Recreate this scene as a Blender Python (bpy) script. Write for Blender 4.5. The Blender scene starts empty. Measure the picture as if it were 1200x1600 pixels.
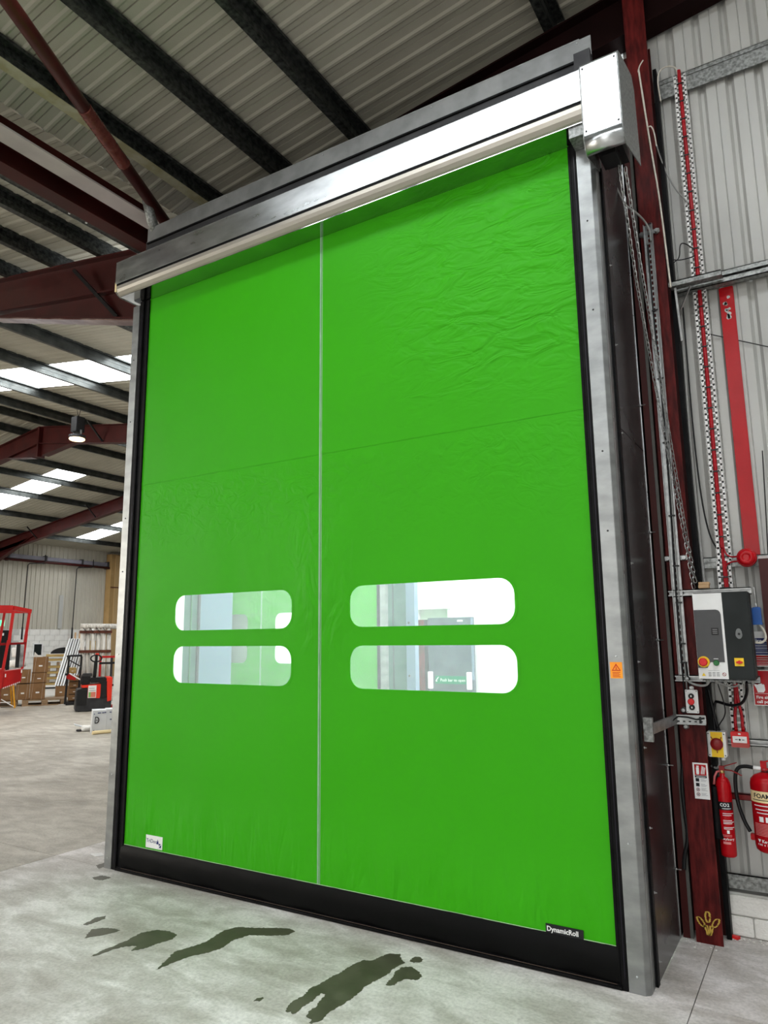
import bpy, bmesh, math, random
from mathutils import Vector, Matrix
random.seed(7)
SC = bpy.context.scene
COL = SC.collection
PI = math.pi

# ------------------------------------------------------------------ camera
yaw, pitch, roll = -0.54497, 0.17392, -0.01094
fw = Vector((math.sin(yaw)*math.cos(pitch), math.cos(yaw)*math.cos(pitch), math.sin(pitch)))
rt = Vector((math.cos(yaw), -math.sin(yaw), 0)); up = rt.cross(fw)
r2 = rt*math.cos(roll) + up*math.sin(roll); u2 = up*math.cos(roll) - rt*math.sin(roll)
cd = bpy.data.cameras.new('camera'); cam = bpy.data.objects.new('camera', cd); COL.objects.link(cam)
cam.matrix_world = Matrix(((r2.x, u2.x, -fw.x, 4.2516), (r2.y, u2.y, -fw.y, -3.5286), (r2.z, u2.z, -fw.z, 1.55), (0, 0, 0, 1)))
cd.sensor_fit = 'HORIZONTAL'; cd.sensor_width = 36; cd.lens = 1115.73/1200*36
cd.clip_start = 0.05; cd.clip_end = 300
SC.camera = cam

# ------------------------------------------------------------------ world, view
w = bpy.data.worlds.new('sky'); SC.world = w; w.use_nodes = True
w.node_tree.nodes['Background'].inputs[0].default_value = (0.75, 0.85, 1, 1)
w.node_tree.nodes['Background'].inputs[1].default_value = 1.0
SC.view_settings.view_transform = 'Standard'; SC.view_settings.look = 'None'
SC.view_settings.exposure = -0.55; SC.view_settings.gamma = 1
SC.view_settings.use_curve_mapping = False
SKYLIGHT = 14.0       # rooflight brightness in the hall
LOBBY = 14.0          # glow of the ceiling added to light the airlock behind the door
LAMP_W = 330.0        # high bay lamps

def area(name, loc, target, sx, sy, power, color=(1, 1, 1)):
    l = bpy.data.lights.new(name, 'AREA'); l.shape = 'RECTANGLE'; l.size = sx; l.size_y = sy
    l.energy = power; l.color = color
    o = bpy.data.objects.new(name, l); COL.objects.link(o); o.location = loc
    o.rotation_euler = (Vector(target)-Vector(loc)).to_track_quat('-Z', 'Y').to_euler()
    return o
# first lamp: daylight through the open loading bays in the wall behind the photographer
area('bay_daylight', (2.5, -15.5, 2.6), (1.5, 0, 1.9), 9, 4.4, 420, (1.0, 0.985, 0.95))
area('fill_light_side', (-19.3, -12.5, 3.2), (-14, 8, 1.2), 6, 4, 1800, (1.0, 0.93, 0.82))  # unseen fill lamp added to brighten the far left of the hall

# ------------------------------------------------------------------ materials
MATS = {}
def nd(nt, t, **k):
    n = nt.nodes.new(t)
    for a, v in k.items(): setattr(n, a, v)
    return n
def mat(name, color, rough=0.5, metal=0.0, spec=0.3, noise=0.0, nscale=8.0, color2=None, bump=0.0, bscale=40.0, coord='Object', stretch=(1, 1, 1), emit=None, estr=0.0, coat=0.0, trans=0.0, rvar=0.0, detail=4.0, lo=0.35, hi=0.65):
    if name in MATS: return MATS[name]
    m = bpy.data.materials.new(name); m.use_nodes = True; nt = m.node_tree
    b = nt.nodes['Principled BSDF']
    b.inputs['Base Color'].default_value = (*color, 1); b.inputs['Roughness'].default_value = rough
    b.inputs['Metallic'].default_value = metal; b.inputs['Specular IOR Level'].default_value = spec
    b.inputs['Coat Weight'].default_value = coat
    if trans: b.inputs['Transmission Weight'].default_value = trans
    if emit: b.inputs['Emission Color'].default_value = (*emit, 1); b.inputs['Emission Strength'].default_value = estr
    if color2 or noise or bump or rvar:
        tc = nd(nt, 'ShaderNodeTexCoord'); mp = nd(nt, 'ShaderNodeMapping'); mp.inputs['Scale'].default_value = stretch
        if coord == 'World':
            g = nd(nt, 'ShaderNodeNewGeometry'); nt.links.new(g.outputs['Position'], mp.inputs['Vector'])
        else: nt.links.new(tc.outputs[coord], mp.inputs['Vector'])
        n = nd(nt, 'ShaderNodeTexNoise'); n.inputs['Scale'].default_value = nscale; n.inputs['Detail'].default_value = detail
        nt.links.new(mp.outputs[0], n.inputs['Vector'])
        if color2:
            r = nd(nt, 'ShaderNodeValToRGB'); r.color_ramp.elements[0].position = lo; r.color_ramp.elements[1].position = hi
            r.color_ramp.elements[0].color = (*color, 1); r.color_ramp.elements[1].color = (*color2, 1)
            nt.links.new(n.outputs['Fac'], r.inputs['Fac']); nt.links.new(r.outputs[0], b.inputs['Base Color'])
        if rvar:
            q = nd(nt, 'ShaderNodeMapRange'); q.inputs['To Min'].default_value = rough-rvar; q.inputs['To Max'].default_value = rough+rvar
            nt.links.new(n.outputs['Fac'], q.inputs['Value']); nt.links.new(q.outputs[0], b.inputs['Roughness'])
        if bump:
            n2 = nd(nt, 'ShaderNodeTexNoise'); n2.inputs['Scale'].default_value = bscale; n2.inputs['Detail'].default_value = 3
            nt.links.new(mp.outputs[0], n2.inputs['Vector'])
            bp = nd(nt, 'ShaderNodeBump'); bp.inputs['Strength'].default_value = bump; bp.inputs['Distance'].default_value = 0.01
            nt.links.new(n2.outputs['Fac'], bp.inputs['Height']); nt.links.new(bp.outputs[0], b.inputs['Normal'])
    MATS[name] = m
    return m
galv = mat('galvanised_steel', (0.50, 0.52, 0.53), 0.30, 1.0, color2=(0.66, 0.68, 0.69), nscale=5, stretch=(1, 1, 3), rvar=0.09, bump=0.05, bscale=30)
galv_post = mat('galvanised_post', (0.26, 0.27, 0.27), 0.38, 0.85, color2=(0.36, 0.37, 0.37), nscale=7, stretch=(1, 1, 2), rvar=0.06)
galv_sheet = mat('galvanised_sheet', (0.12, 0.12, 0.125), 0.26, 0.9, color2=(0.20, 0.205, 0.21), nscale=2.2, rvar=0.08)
galv_soffit = mat('galvanised_soffit', (0.50, 0.51, 0.51), 0.10, 1.0, color2=(0.6, 0.61, 0.6), nscale=4)
galv_dull = mat('dull_galvanised', (0.16, 0.165, 0.16), 0.5, 0.7, color2=(0.36, 0.37, 0.36), nscale=60, bump=0.1)
galv_tray = mat('bright_zinc_tray', (0.28, 0.285, 0.285), 0.35, 0.8, color2=(0.42, 0.43, 0.43), nscale=30)
purlin_m = mat('dark_weathered_purlin', (0.022, 0.024, 0.024), 0.42, 0.6, color2=(0.085, 0.09, 0.085), nscale=30, detail=8, rvar=0.1)
purlin_far = mat('grey_purlin', (0.045, 0.05, 0.048), 0.34, 0.75, color2=(0.09, 0.095, 0.09), nscale=5, rvar=0.1)
red_ox = mat('red_oxide_paint', (0.038, 0.004, 0.0035), 0.45, 0.0, spec=.25, color2=(0.06, 0.007, 0.006), nscale=3, bump=0.05, rvar=0.1)
red_post = mat('worn_red_post', (0.045, 0.003, 0.003), 0.45, spec=.15, color2=(0.125, 0.011, 0.010), nscale=12, stretch=(3, 3, .6), bump=0.12)
liner = mat('cream_liner_sheet', (0.38, 0.36, 0.295), 0.55, 0.0, spec=.3, color2=(0.44, 0.42, 0.35), nscale=1.2, coord='World')
liner_wall = mat('grey_white_wall_sheet', (0.44, 0.44, 0.42), 0.45, 0.0, color2=(0.53, 0.53, 0.505), nscale=2.2, coord='World', stretch=(1, 1, .35))
liner_far = mat('cream_wall_sheet', (0.50, 0.47, 0.40), 0.6, 0.0, color2=(0.56, 0.53, 0.45), nscale=.6, coord='World')
sheet_back = mat('plain_grey_sheet', (0.42, 0.42, 0.40), 0.6, color2=(0.48, 0.48, 0.46), nscale=.5)
block_m = mat('painted_block', (0.74, 0.72, 0.68), 0.6, color2=(0.84, 0.83, 0.79), nscale=4, bump=0.5, bscale=60)
mortar_m = mat('painted_mortar', (0.55, 0.54, 0.51), 0.8, color2=(0.6, 0.6, 0.57), nscale=8)
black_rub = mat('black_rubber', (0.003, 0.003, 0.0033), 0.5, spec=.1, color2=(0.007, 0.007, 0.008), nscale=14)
black_fab = mat('black_skirt_fabric', (0.002, 0.002, 0.0022), 0.45, spec=.1, bump=0.35, bscale=5, stretch=(1, 1, 1))
black_pl = mat('black_plastic', (0.012, 0.012, 0.013), 0.4, noise=1, nscale=20)
white_pl = mat('white_plastic', (0.80, 0.80, 0.79), 0.35, color2=(0.84, 0.84, 0.83), nscale=9)
grey_pl = mat('grey_plastic', (0.065, 0.065, 0.068), 0.4, color2=(0.075, 0.075, 0.078), nscale=6)
dk_panel = mat('anthracite_panel', (0.008, 0.011, 0.011), 0.45, spec=.2, color2=(0.016, 0.02, 0.02), nscale=6)
red_pl = mat('red_plastic', (0.62, 0.012, 0.014), 0.35, color2=(0.70, 0.016, 0.018), nscale=9)
red_paint = mat('gloss_red_paint', (0.38, 0.002, 0.006), 0.26, spec=.25, color2=(0.46, 0.003, 0.008), nscale=5)
red_dark = mat('deep_red_paint', (0.20, 0.006, 0.008), 0.3, color2=(0.26, 0.010, 0.010), nscale=4)
red_mach = mat('machine_red', (0.42, 0.010, 0.010), 0.4, color2=(0.50, 0.016, 0.014), nscale=3)
red_bright = mat('bright_orange_red', (0.75, 0.03, 0.015), 0.35, color2=(0.8, 0.045, 0.02), nscale=3)
yellow = mat('yellow_plastic', (0.85, 0.52, 0.01), 0.4, color2=(0.9, 0.6, 0.02), nscale=6)
yellow_tr = mat('yellow_trestle_paint', (0.75, 0.35, 0.02), 0.5, color2=(0.6, 0.28, 0.02), nscale=9)
orange_l = mat('orange_label', (0.92, 0.30, 0.02), 0.5, color2=(0.95, 0.36, 0.03), nscale=5)
blue_pl = mat('blue_plastic', (0.01, 0.08, 0.32), 0.35, color2=(0.012, 0.10, 0.38), nscale=8)
navy = mat('navy_print', (0.01, 0.02, 0.14), 0.5, noise=1, nscale=5)
green_btn = mat('green_button', (0.02, 0.16, 0.04), 0.35, noise=1, nscale=5)
cream = mat('cream_label', (0.82, 0.66, 0.36), 0.5, color2=(0.86, 0.71, 0.42), nscale=5)
black_ink = mat('black_ink', (0.01, 0.01, 0.012), 0.6, noise=1, nscale=5)
grey_ink = mat('grey_ink', (0.25, 0.25, 0.26), 0.6, noise=1, nscale=5)
white_ink = mat('white_ink', (0.85, 0.85, 0.85), 0.6, noise=1, nscale=5)
wood = mat('pale_timber', (0.50, 0.31, 0.16), 0.7, color2=(0.62, 0.42, 0.24), nscale=12, stretch=(1, 6, 6), bump=.2)
pallet_w = mat('pallet_timber', (0.22, 0.14, 0.075), 0.8, color2=(0.36, 0.25, 0.15), nscale=6, stretch=(1, 5, 5), bump=.2)
timber_y = mat('yellowish_timber', (0.36, 0.24, 0.08), 0.8, color2=(0.5, 0.36, 0.14), nscale=5, stretch=(1, 5, 5))
card = mat('brown_cardboard', (0.20, 0.105, 0.045), 0.8, color2=(0.26, 0.145, 0.065), nscale=4)
card_w = mat('white_cardboard', (0.66, 0.68, 0.70), 0.7, color2=(0.74, 0.76, 0.78), nscale=4)
wrap = mat('grey_white_film', (0.40, 0.38, 0.34), 0.3, color2=(0.70, 0.68, 0.63), nscale=7, stretch=(4, 4, .5), bump=.5, bscale=14)
bag = mat('white_film_bag', (0.68, 0.66, 0.62), 0.35, color2=(0.8, 0.79, 0.76), nscale=7, bump=.8, bscale=9)
tape_br = mat('brown_tape', (0.08, 0.022, 0.012), 0.4, color2=(0.12, 0.035, 0.02), nscale=9)
alu = mat('silver_profile', (0.72, 0.74, 0.76), 0.3, 0.5, color2=(0.8, 0.82, 0.84), nscale=4)
dk_grey = mat('dark_grey_metal', (0.035, 0.035, 0.038), 0.5, 0.4, color2=(0.055, 0.055, 0.058), nscale=6)
tan_col = mat('tan_column_paint', (0.36, 0.23, 0.09), 0.6, color2=(0.43, 0.28, 0.12), nscale=2)
lilac = mat('lilac_grey_paint', (0.17, 0.165, 0.20), 0.5, color2=(0.22, 0.21, 0.25), nscale=2)
lilac_pale = mat('pale_lilac_paint', (0.42, 0.37, 0.37), 0.45, color2=(0.52, 0.46, 0.45), nscale=3)
pale_blue = mat('pale_blue_sheet', (0.15, 0.21, 0.28), 0.75, spec=.1, color2=(0.19, 0.25, 0.33), nscale=.9)
teal_gl = mat('teal_grey_panel', (0.045, 0.11, 0.09), 0.7, spec=.1, color2=(0.08, 0.15, 0.13), nscale=8)
white_wall = mat('white_painted_wall', (0.80, 0.80, 0.79), 0.6, color2=(0.84, 0.84, 0.83), nscale=2)
rope_m = mat('off_white_cord', (0.62, 0.58, 0.50), 0.7, color2=(0.72, 0.68, 0.60), nscale=40)
cable_g = mat('grey_cable', (0.32, 0.32, 0.31), 0.45, noise=1, nscale=9)
cable_b = mat('black_cable', (0.008, 0.008, 0.009), 0.4, noise=1, nscale=9)
cable_r = mat('red_cable', (0.33, 0.003, 0.010), 0.4, color2=(0.40, 0.005, 0.012), nscale=9)
chain_m = mat('zinc_chain', (0.34, 0.345, 0.345), 0.3, 1.0, color2=(0.5, 0.51, 0.51), nscale=30)
brass = mat('brass_valve', (0.60, 0.42, 0.16), 0.35, 0.9, color2=(0.68, 0.5, 0.22), nscale=9)
tube_red = mat('dark_red_tube', (0.055, 0.008, 0.007), 0.38, spec=.3, color2=(0.08, 0.012, 0.01), nscale=8, rvar=.1)
spray_y = mat('yellow_spray_paint', (0.50, 0.33, 0.05), 0.7, color2=(0.62, 0.42, 0.08), nscale=30)
exit_g = mat('green_exit_light', (0.1, 0.9, 0.4), 0.5, emit=(0.15, 1.0, 0.45), estr=1.6, noise=1)
lamp_e = mat('warm_lamp_lens', (1, 0.9, 0.7), 0.5, emit=(1.0, 0.74, 0.36), estr=4.5, noise=1)
sky_e = mat('translucent_rooflight', (0.9, 0.95, 1), 0.5, emit=(0.95, 0.98, 1.0), estr=SKYLIGHT, noise=1)
lobby_e = mat('airlock_fill_glow', (0.95, 0.97, 1), 0.5, emit=(0.95, 0.98, 1.0), estr=LOBBY, noise=1)  # glow for a ceiling added to brighten the airlock
wet = mat('damp_concrete', (0.066, 0.060, 0.042), 0.45, color2=(0.104, 0.096, 0.070), nscale=9, coord='World', rvar=.1)

def concrete(name, a, b, c):
    m = bpy.data.materials.new(name); m.use_nodes = True; nt = m.node_tree; bs = nt.nodes['Principled BSDF']
    g = nd(nt, 'ShaderNodeNewGeometry')
    def noise(scale, det, st=(1, 1, 1), rot=0.0, dist=0.0):
        mp = nd(nt, 'ShaderNodeMapping'); mp.inputs['Scale'].default_value = st; mp.inputs['Rotation'].default_value = (0, 0, rot)
        nt.links.new(g.outputs['Position'], mp.inputs['Vector'])
        n = nd(nt, 'ShaderNodeTexNoise'); n.inputs['Scale'].default_value = scale; n.inputs['Detail'].default_value = det; n.inputs['Distortion'].default_value = dist
        n.inputs['Roughness'].default_value = 0.62
        nt.links.new(mp.outputs[0], n.inputs['Vector']); return n
    n1 = noise(1.1, 10, dist=.6); n2 = noise(3.2, 12, (1, 2.2, 1), .5, .4); n3 = noise(60, 4)
    r = nd(nt, 'ShaderNodeValToRGB'); e = r.color_ramp.elements
    e[0].position = .40; e[0].color = (*a, 1); e[1].position = .60; e[1].color = (*c, 1)
    k = r.color_ramp.elements.new(.5); k.color = (*b, 1)
    mx = nd(nt, 'ShaderNodeMix', data_type='FLOAT'); mx.inputs[0].default_value = .5
    nt.links.new(n1.outputs['Fac'], mx.inputs[2]); nt.links.new(n2.outputs['Fac'], mx.inputs[3])
    nt.links.new(mx.outputs[0], r.inputs['Fac'])
    m2 = nd(nt, 'ShaderNodeMix', data_type='RGBA', blend_type='MULTIPLY'); m2.inputs[0].default_value = .25
    r3 = nd(nt, 'ShaderNodeValToRGB'); r3.color_ramp.elements[0].position = .3; r3.color_ramp.elements[1].position = .6
    nt.links.new(n3.outputs['Fac'], r3.inputs['Fac'])
    nt.links.new(r.outputs[0], m2.inputs[6]); nt.links.new(r3.outputs[0], m2.inputs[7]); nt.links.new(m2.outputs[2], bs.inputs['Base Color'])
    bs.inputs['Roughness'].default_value = .62
    q = nd(nt, 'ShaderNodeMapRange'); q.inputs['To Min'].default_value = .45; q.inputs['To Max'].default_value = .75
    nt.links.new(n2.outputs['Fac'], q.inputs['Value']); nt.links.new(q.outputs[0], bs.inputs['Roughness'])
    bp = nd(nt, 'ShaderNodeBump'); bp.inputs['Strength'].default_value = .25; bp.inputs['Distance'].default_value = .004
    nt.links.new(n2.outputs['Fac'], bp.inputs['Height']); nt.links.new(bp.outputs[0], bs.inputs['Normal'])
    return m
conc = concrete('pale_concrete', (0.40, 0.365, 0.325), (0.555, 0.525, 0.49), (0.80, 0.765, 0.745))
conc_b = concrete('worn_beige_concrete', (0.31, 0.28, 0.23), (0.42, 0.385, 0.325), (0.56, 0.53, 0.46))

def green_mat(name, base, zig=True):
    """PVC curtain: welded wrinkles as fine relief around the seam, the hem and the upper right field"""
    m = bpy.data.materials.new(name); m.use_nodes = True; nt = m.node_tree; bs = nt.nodes['Principled BSDF']
    bs.inputs['Roughness'].default_value = .48; bs.inputs['Specular IOR Level'].default_value = .17
    tc = nd(nt, 'ShaderNodeTexCoord'); sx = nd(nt, 'ShaderNodeSeparateXYZ'); nt.links.new(tc.outputs['Object'], sx.inputs[0])
    def M(op, a, b=None, c=None):
        n = nd(nt, 'ShaderNodeMath', operation=op)
        for i, v in enumerate((a, b, c)):
            if v is None: continue
            if isinstance(v, (int, float)): n.inputs[i].default_value = v
            else: nt.links.new(v, n.inputs[i])
        return n.outputs[0]
    def ramp(v, a, b):   # 0 at a, 1 at b
        n = nd(nt, 'ShaderNodeMapRange'); n.interpolation_type = 'SMOOTHSTEP'
        n.inputs['From Min'].default_value = min(a, b); n.inputs['From Max'].default_value = max(a, b)
        if a > b: n.inputs['To Min'].default_value = 1; n.inputs['To Max'].default_value = 0
        nt.links.new(v, n.inputs['Value']); return n.outputs[0]
    X, Z = sx.outputs[0], sx.outputs[2]
    def wr(scale, st, rot, dist=1.0):
        mp = nd(nt, 'ShaderNodeMapping'); mp.inputs['Scale'].default_value = st; mp.inputs['Rotation'].default_value = (0, rot, 0)
        nt.links.new(tc.outputs['Object'], mp.inputs['Vector'])
        n = nd(nt, 'ShaderNodeTexNoise'); n.inputs['Scale'].default_value = scale; n.inputs['Detail'].default_value = 2.5; n.inputs['Distortion'].default_value = dist
        nt.links.new(mp.outputs[0], n.inputs['Vector']); return n.outputs['Fac']
    hem = M('MULTIPLY', wr(7, (1, 1, .28), .45), ramp(Z, .62, .2))
    seam = M('MULTIPLY', wr(8, (1, 1, .55), .6), M('MULTIPLY', ramp(M('ABSOLUTE', M('SUBTRACT', X, 1.645)), .38, .03), M('MULTIPLY', ramp(Z, 1.3, 1.8), ramp(Z, 2.75, 2.1))))
    field = M('MULTIPLY', wr(4.2, (1, 1, 2.4), .5, 1.6), M('MULTIPLY', ramp(X, 1.7, 2.6), ramp(Z, 2.6, 3.2)))
    mid = M('MULTIPLY', wr(9, (1, 1, 1.4), .8, 1.4), M('MULTIPLY', ramp(Z, 2.0, 2.5), ramp(Z, 2.75, 2.6)))
    big = M('MULTIPLY', wr(1.1, (1, 1, .7), .2, .3), 1.3)
    h = M('ADD', M('ADD', M('MULTIPLY', hem, 1.15), M('MULTIPLY', seam, .8)), M('ADD', M('MULTIPLY', field, .8), M('ADD', M('MULTIPLY', mid, .35), big)))
    bp = nd(nt, 'ShaderNodeBump'); bp.inputs['Strength'].default_value = .8; bp.inputs['Distance'].default_value = .035
    nt.links.new(h, bp.inputs['Height']); nt.links.new(bp.outputs[0], bs.inputs['Normal'])
    r = nd(nt, 'ShaderNodeValToRGB'); r.color_ramp.elements[0].color = (*[c*.94 for c in base], 1); r.color_ramp.elements[1].color = (*[c*1.06 for c in base], 1)
    nt.links.new(wr(.8, (1, 1, 1), 0), r.inputs['Fac']); nt.links.new(r.outputs[0], bs.inputs['Base Color'])
    return m
green = green_mat('green_pvc', (0.036, 0.36, 0.0022))

def film_mat():
    m = bpy.data.materials.new('clear_vision_film'); m.use_nodes = True; nt = m.node_tree
    nt.nodes.remove(nt.nodes['Principled BSDF']); out = nt.nodes['Material Output']
    t = nd(nt, 'ShaderNodeBsdfTransparent'); t.inputs[0].default_value = (.95, .97, .97, 1)
    g = nd(nt, 'ShaderNodeBsdfGlossy'); g.inputs['Roughness'].default_value = .08
    d = nd(nt, 'ShaderNodeBsdfTranslucent'); d.inputs[0].default_value = (.9, .95, .97, 1)
    a = nd(nt, 'ShaderNodeMixShader'); a.inputs[0].default_value = .05
    b = nd(nt, 'ShaderNodeMixShader')
    n = nd(nt, 'ShaderNodeTexNoise'); n.inputs['Scale'].default_value = 9; n.inputs['Detail'].default_value = 6
    q = nd(nt, 'ShaderNodeMapRange'); q.inputs['To Min'].default_value = .03; q.inputs['To Max'].default_value = .13
    nt.links.new(n.outputs['Fac'], q.inputs['Value']); nt.links.new(q.outputs[0], b.inputs[0])
    nt.links.new(t.outputs[0], a.inputs[1]); nt.links.new(g.outputs[0], a.inputs[2])
    nt.links.new(a.outputs[0], b.inputs[1]); nt.links.new(d.outputs[0], b.inputs[2]); nt.links.new(b.outputs[0], out.inputs['Surface'])
    return m
film = film_mat()

# ------------------------------------------------------------------ mesh helpers
class MB:
    def __init__(s): s.bm = bmesh.new()
    def box(s, x0, x1, y0, y1, z0, z1, M=None):
        v = [s.bm.verts.new(((M @ Vector(p)) if M else p)) for p in ((x0, y0, z0), (x1, y0, z0), (x1, y1, z0), (x0, y1, z0), (x0, y0, z1), (x1, y0, z1), (x1, y1, z1), (x0, y1, z1))]
        for f in ((0, 3, 2, 1), (4, 5, 6, 7), (0, 1, 5, 4), (1, 2, 6, 5), (2, 3, 7, 6), (3, 0, 4, 7)): s.bm.faces.new([v[i] for i in f])
        return s
    def bar(s, a, b, wx, wz, upv=(0, 0, 1)):
        a, b = Vector(a), Vector(b); d = (b-a).normalized(); u = Vector(upv)
        sd = d.cross(u).normalized(); u = sd.cross(d).normalized(); vs = []
        for p in (a, b):
            for i, j in ((-1, -1), (1, -1), (1, 1), (-1, 1)): vs.append(s.bm.verts.new(p+sd*wx/2*i+u*wz/2*j))
        for f in ((0, 1, 2, 3), (7, 6, 5, 4), (0, 4, 5, 1), (1, 5, 6, 2), (2, 6, 7, 3), (3, 7, 4, 0)): s.bm.faces.new([vs[i] for i in f])
        return s
    def tube(s, path, r, n=10, closed=False, caps=True):
        P = [Vector(p) for p in path]; rings = []; m = len(P)
        ref = None
        for i, p in enumerate(P):
            if closed: d = (P[(i+1) % m]-P[i-1]).normalized()
            else: d = (P[min(i+1, m-1)]-P[max(i-1, 0)]).normalized()
            if ref is None: ref = Vector((0, 0, 1)) if abs(d.z) < .9 else Vector((1, 0, 0))
            sd = d.cross(ref).normalized(); u = sd.cross(d).normalized(); ref = u
            rr = r[i] if isinstance(r, (list, tuple)) else r
            rings.append([s.bm.verts.new(p+sd*rr*math.cos(2*PI*k/n)+u*rr*math.sin(2*PI*k/n)) for k in range(n)])
        for i in range(m if closed else m-1):
            A, B = rings[i], rings[(i+1) % m]
            for k in range(n):
                f = s.bm.faces.new((A[k], A[(k+1) % n], B[(k+1) % n], B[k])); f.smooth = n > 5
        if caps and not closed: s.bm.faces.new(rings[0][::-1]); s.bm.faces.new(rings[-1])
        return s
    def cyl(s, a, b, r, n=20): return s.tube([a, b], r, n)
    def lathe(s, prof, c=(0, 0, 0), n=28, M=None):
        rings = []
        for r, z in prof:
            ring = []
            for k in range(n):
                p = Vector((r*math.cos(2*PI*k/n), r*math.sin(2*PI*k/n), z))
                if M: p = M @ p
                ring.append(s.bm.verts.new(p+Vector(c)))
            rings.append(ring)
        for A, B in zip(rings, rings[1:]):
            for k in range(n):
                f = s.bm.faces.new((A[k], A[(k+1) % n], B[(k+1) % n], B[k])); f.smooth = True
        s.bm.faces.new(rings[0][::-1]); s.bm.faces.new(rings[-1])
        return s
    def prism(s, pts, vec, smooth=False):
        A = [s.bm.verts.new(p) for p in pts]; B = [s.bm.verts.new(Vector(p)+Vector(vec)) for p in pts]; n = len(pts)
        s.bm.faces.new(A); s.bm.faces.new(B[::-1])
        for k in range(n):
            f = s.bm.faces.new((A[k], B[k], B[(k+1) % n], A[(k+1) % n])); f.smooth = smooth
        return s
    def build(s, name, m, parent=None, bevel=0.0, loc=None, **tags):
        bmesh.ops.recalc_face_normals(s.bm, faces=s.bm.faces)
        if bevel:
            bmesh.ops.bevel(s.bm, geom=[e for e in s.bm.edges if len(e.link_faces) == 2 and e.calc_face_angle() > .6], offset=bevel, segments=2, affect='EDGES', clamp_overlap=True)
        me = bpy.data.meshes.new(name); s.bm.to_mesh(me); s.bm.free()
        me.materials.append(m)
        o = bpy.data.objects.new(name, me); COL.objects.link(o)
        if parent: o.parent = parent
        if loc: o.location = loc
        for k, v in tags.items(): o[k] = v
        return o
def thing(name, label, cat, loc=(0, 0, 0), rz=0, group=None):
    o = bpy.data.objects.new(name, None); COL.objects.link(o); o.location = loc; o.rotation_euler = (0, 0, rz)
    o.empty_display_size = .05
    o['label'] = label; o['category'] = cat
    if group: o['group'] = group
    return o
def setting(name):
    o = bpy.data.objects.new(name, None); COL.objects.link(o); o['kind'] = 'structure'; return o
def copy_tree(o, parent=None, loc=None, label=None):
    c = o.copy(); COL.objects.link(c)
    if parent: c.parent = parent
    if loc: c.location = loc
    if label: c['label'] = label
    for ch in [x for x in bpy.data.objects if x.parent == o]: copy_tree(ch, c)
    return c
def dup(o, parent, loc, rz=None):
    c = o.copy(); COL.objects.link(c); c.parent = parent; c.location = loc
    if rz is not None: c.rotation_euler = (0, 0, rz)
    return c
def text(s, size, m, parent, loc, rz=0.0, name='lettering', align='LEFT', bold=0.0, squash=1.0):
    """lettering that stands upright in the XZ plane, reading towards +X, facing -Y"""
    cu = bpy.data.curves.new(name, 'FONT'); cu.body = s; cu.size = size; cu.extrude = .0004; cu.align_x = align; cu.offset = bold*size
    cu.resolution_u = 3
    t = bpy.data.objects.new('tmp', cu); COL.objects.link(t)
    me = bpy.data.meshes.new_from_object(t.evaluated_get(bpy.context.evaluated_depsgraph_get()))
    bpy.data.objects.remove(t); me.name = name; me.materials.clear(); me.materials.append(m)
    o = bpy.data.objects.new(name, me); COL.objects.link(o); o.parent = parent
    o.matrix_local = Matrix.Translation(loc) @ Matrix.Rotation(rz, 4, 'Z') @ Matrix.Rotation(PI/2, 4, 'X') @ Matrix.Diagonal((squash, 1, 1, 1))
    return o
def rrect(x0, x1, z0, z1, r, n=6):
    pts = []
    for cx, cz, a0 in ((x1-r, z1-r, 0), (x0+r, z1-r, 90), (x0+r, z0+r, 180), (x1-r, z0+r, 270)):
        for k in range(n+1):
            a = math.radians(a0+90*k/n); pts.append((cx+r*math.cos(a), cz+r*math.sin(a)))
    return pts

# ------------------------------------------------------------------ ROOF
def ribbed(n, pitch, deep, flat=.62, groove=False):
    """profile points across n ribs: (distance, depth)"""
    pts = []
    for i in range(n):
        a = i*pitch; s = pitch*(1-flat)/3
        pts += ([(a, 0), (a+.0045, deep), (a+.009, 0), (a+pitch*.45, 0), (a+pitch*.45+s*.8, -deep*.55), (a+pitch*.45+s*1.8, -deep*.55), (a+pitch*.45+s*2.6, 0)] if groove else [(a, 0), (a+pitch*flat*.5, 0), (a+pitch*flat*.5+.004, deep*.22), (a+pitch*flat*.5+.008, 0), (a+pitch*flat, 0), (a+pitch*flat+s, deep), (a+pitch*flat+2*s, deep)])
    pts.append((n*pitch, 0)); return pts
ceiling = setting('ceiling')
sheet_cache = {}
def roof_sheet(xa, za, xb, zb, y0, width, m, name='roof_sheet'):
    key = (xa, xb, za, zb, round(width, 3), m.name)
    if key not in sheet_cache:
        n = 6; pr = ribbed(n, width/n, .020, .62, True); b = MB(); L_ = []; R_ = []
        for d, h in pr:
            L_.append(b.bm.verts.new((xa, d, za+h))); R_.append(b.bm.verts.new((xb, d, zb+h)))
        for i in range(len(pr)-1): b.bm.faces.new((L_[i], L_[i+1], R_[i+1], R_[i]))
        sheet_cache[key] = b.build(name, m, ceiling, loc=(0, y0, 0))
        return sheet_cache[key]
    return dup(sheet_cache[key], ceiling, (0, y0, 0))
SKYROWS = [(-13.2, -12.2), (-7.9, -6.9), (-2.5, -1.76), (3.55, 4.6), (9.2, 10.2), (14.6, 15.5)]
def rows(y0, y1):
    out = []; y = y0
    for a, b in SKYROWS:
        if b <= y0 or a >= y1: continue
        n = max(1, round((a-y)/1.05))
        out += [(y+(a-y)*i/n, (a-y)/n, False) for i in range(n)]
        out.append((a, b-a, True)); y = b
    n = max(1, round((y1-y)/1.05))
    out += [(y+(y1-y)*i/n, (y1-y)/n, False) for i in range(n)]
    return out
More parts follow.
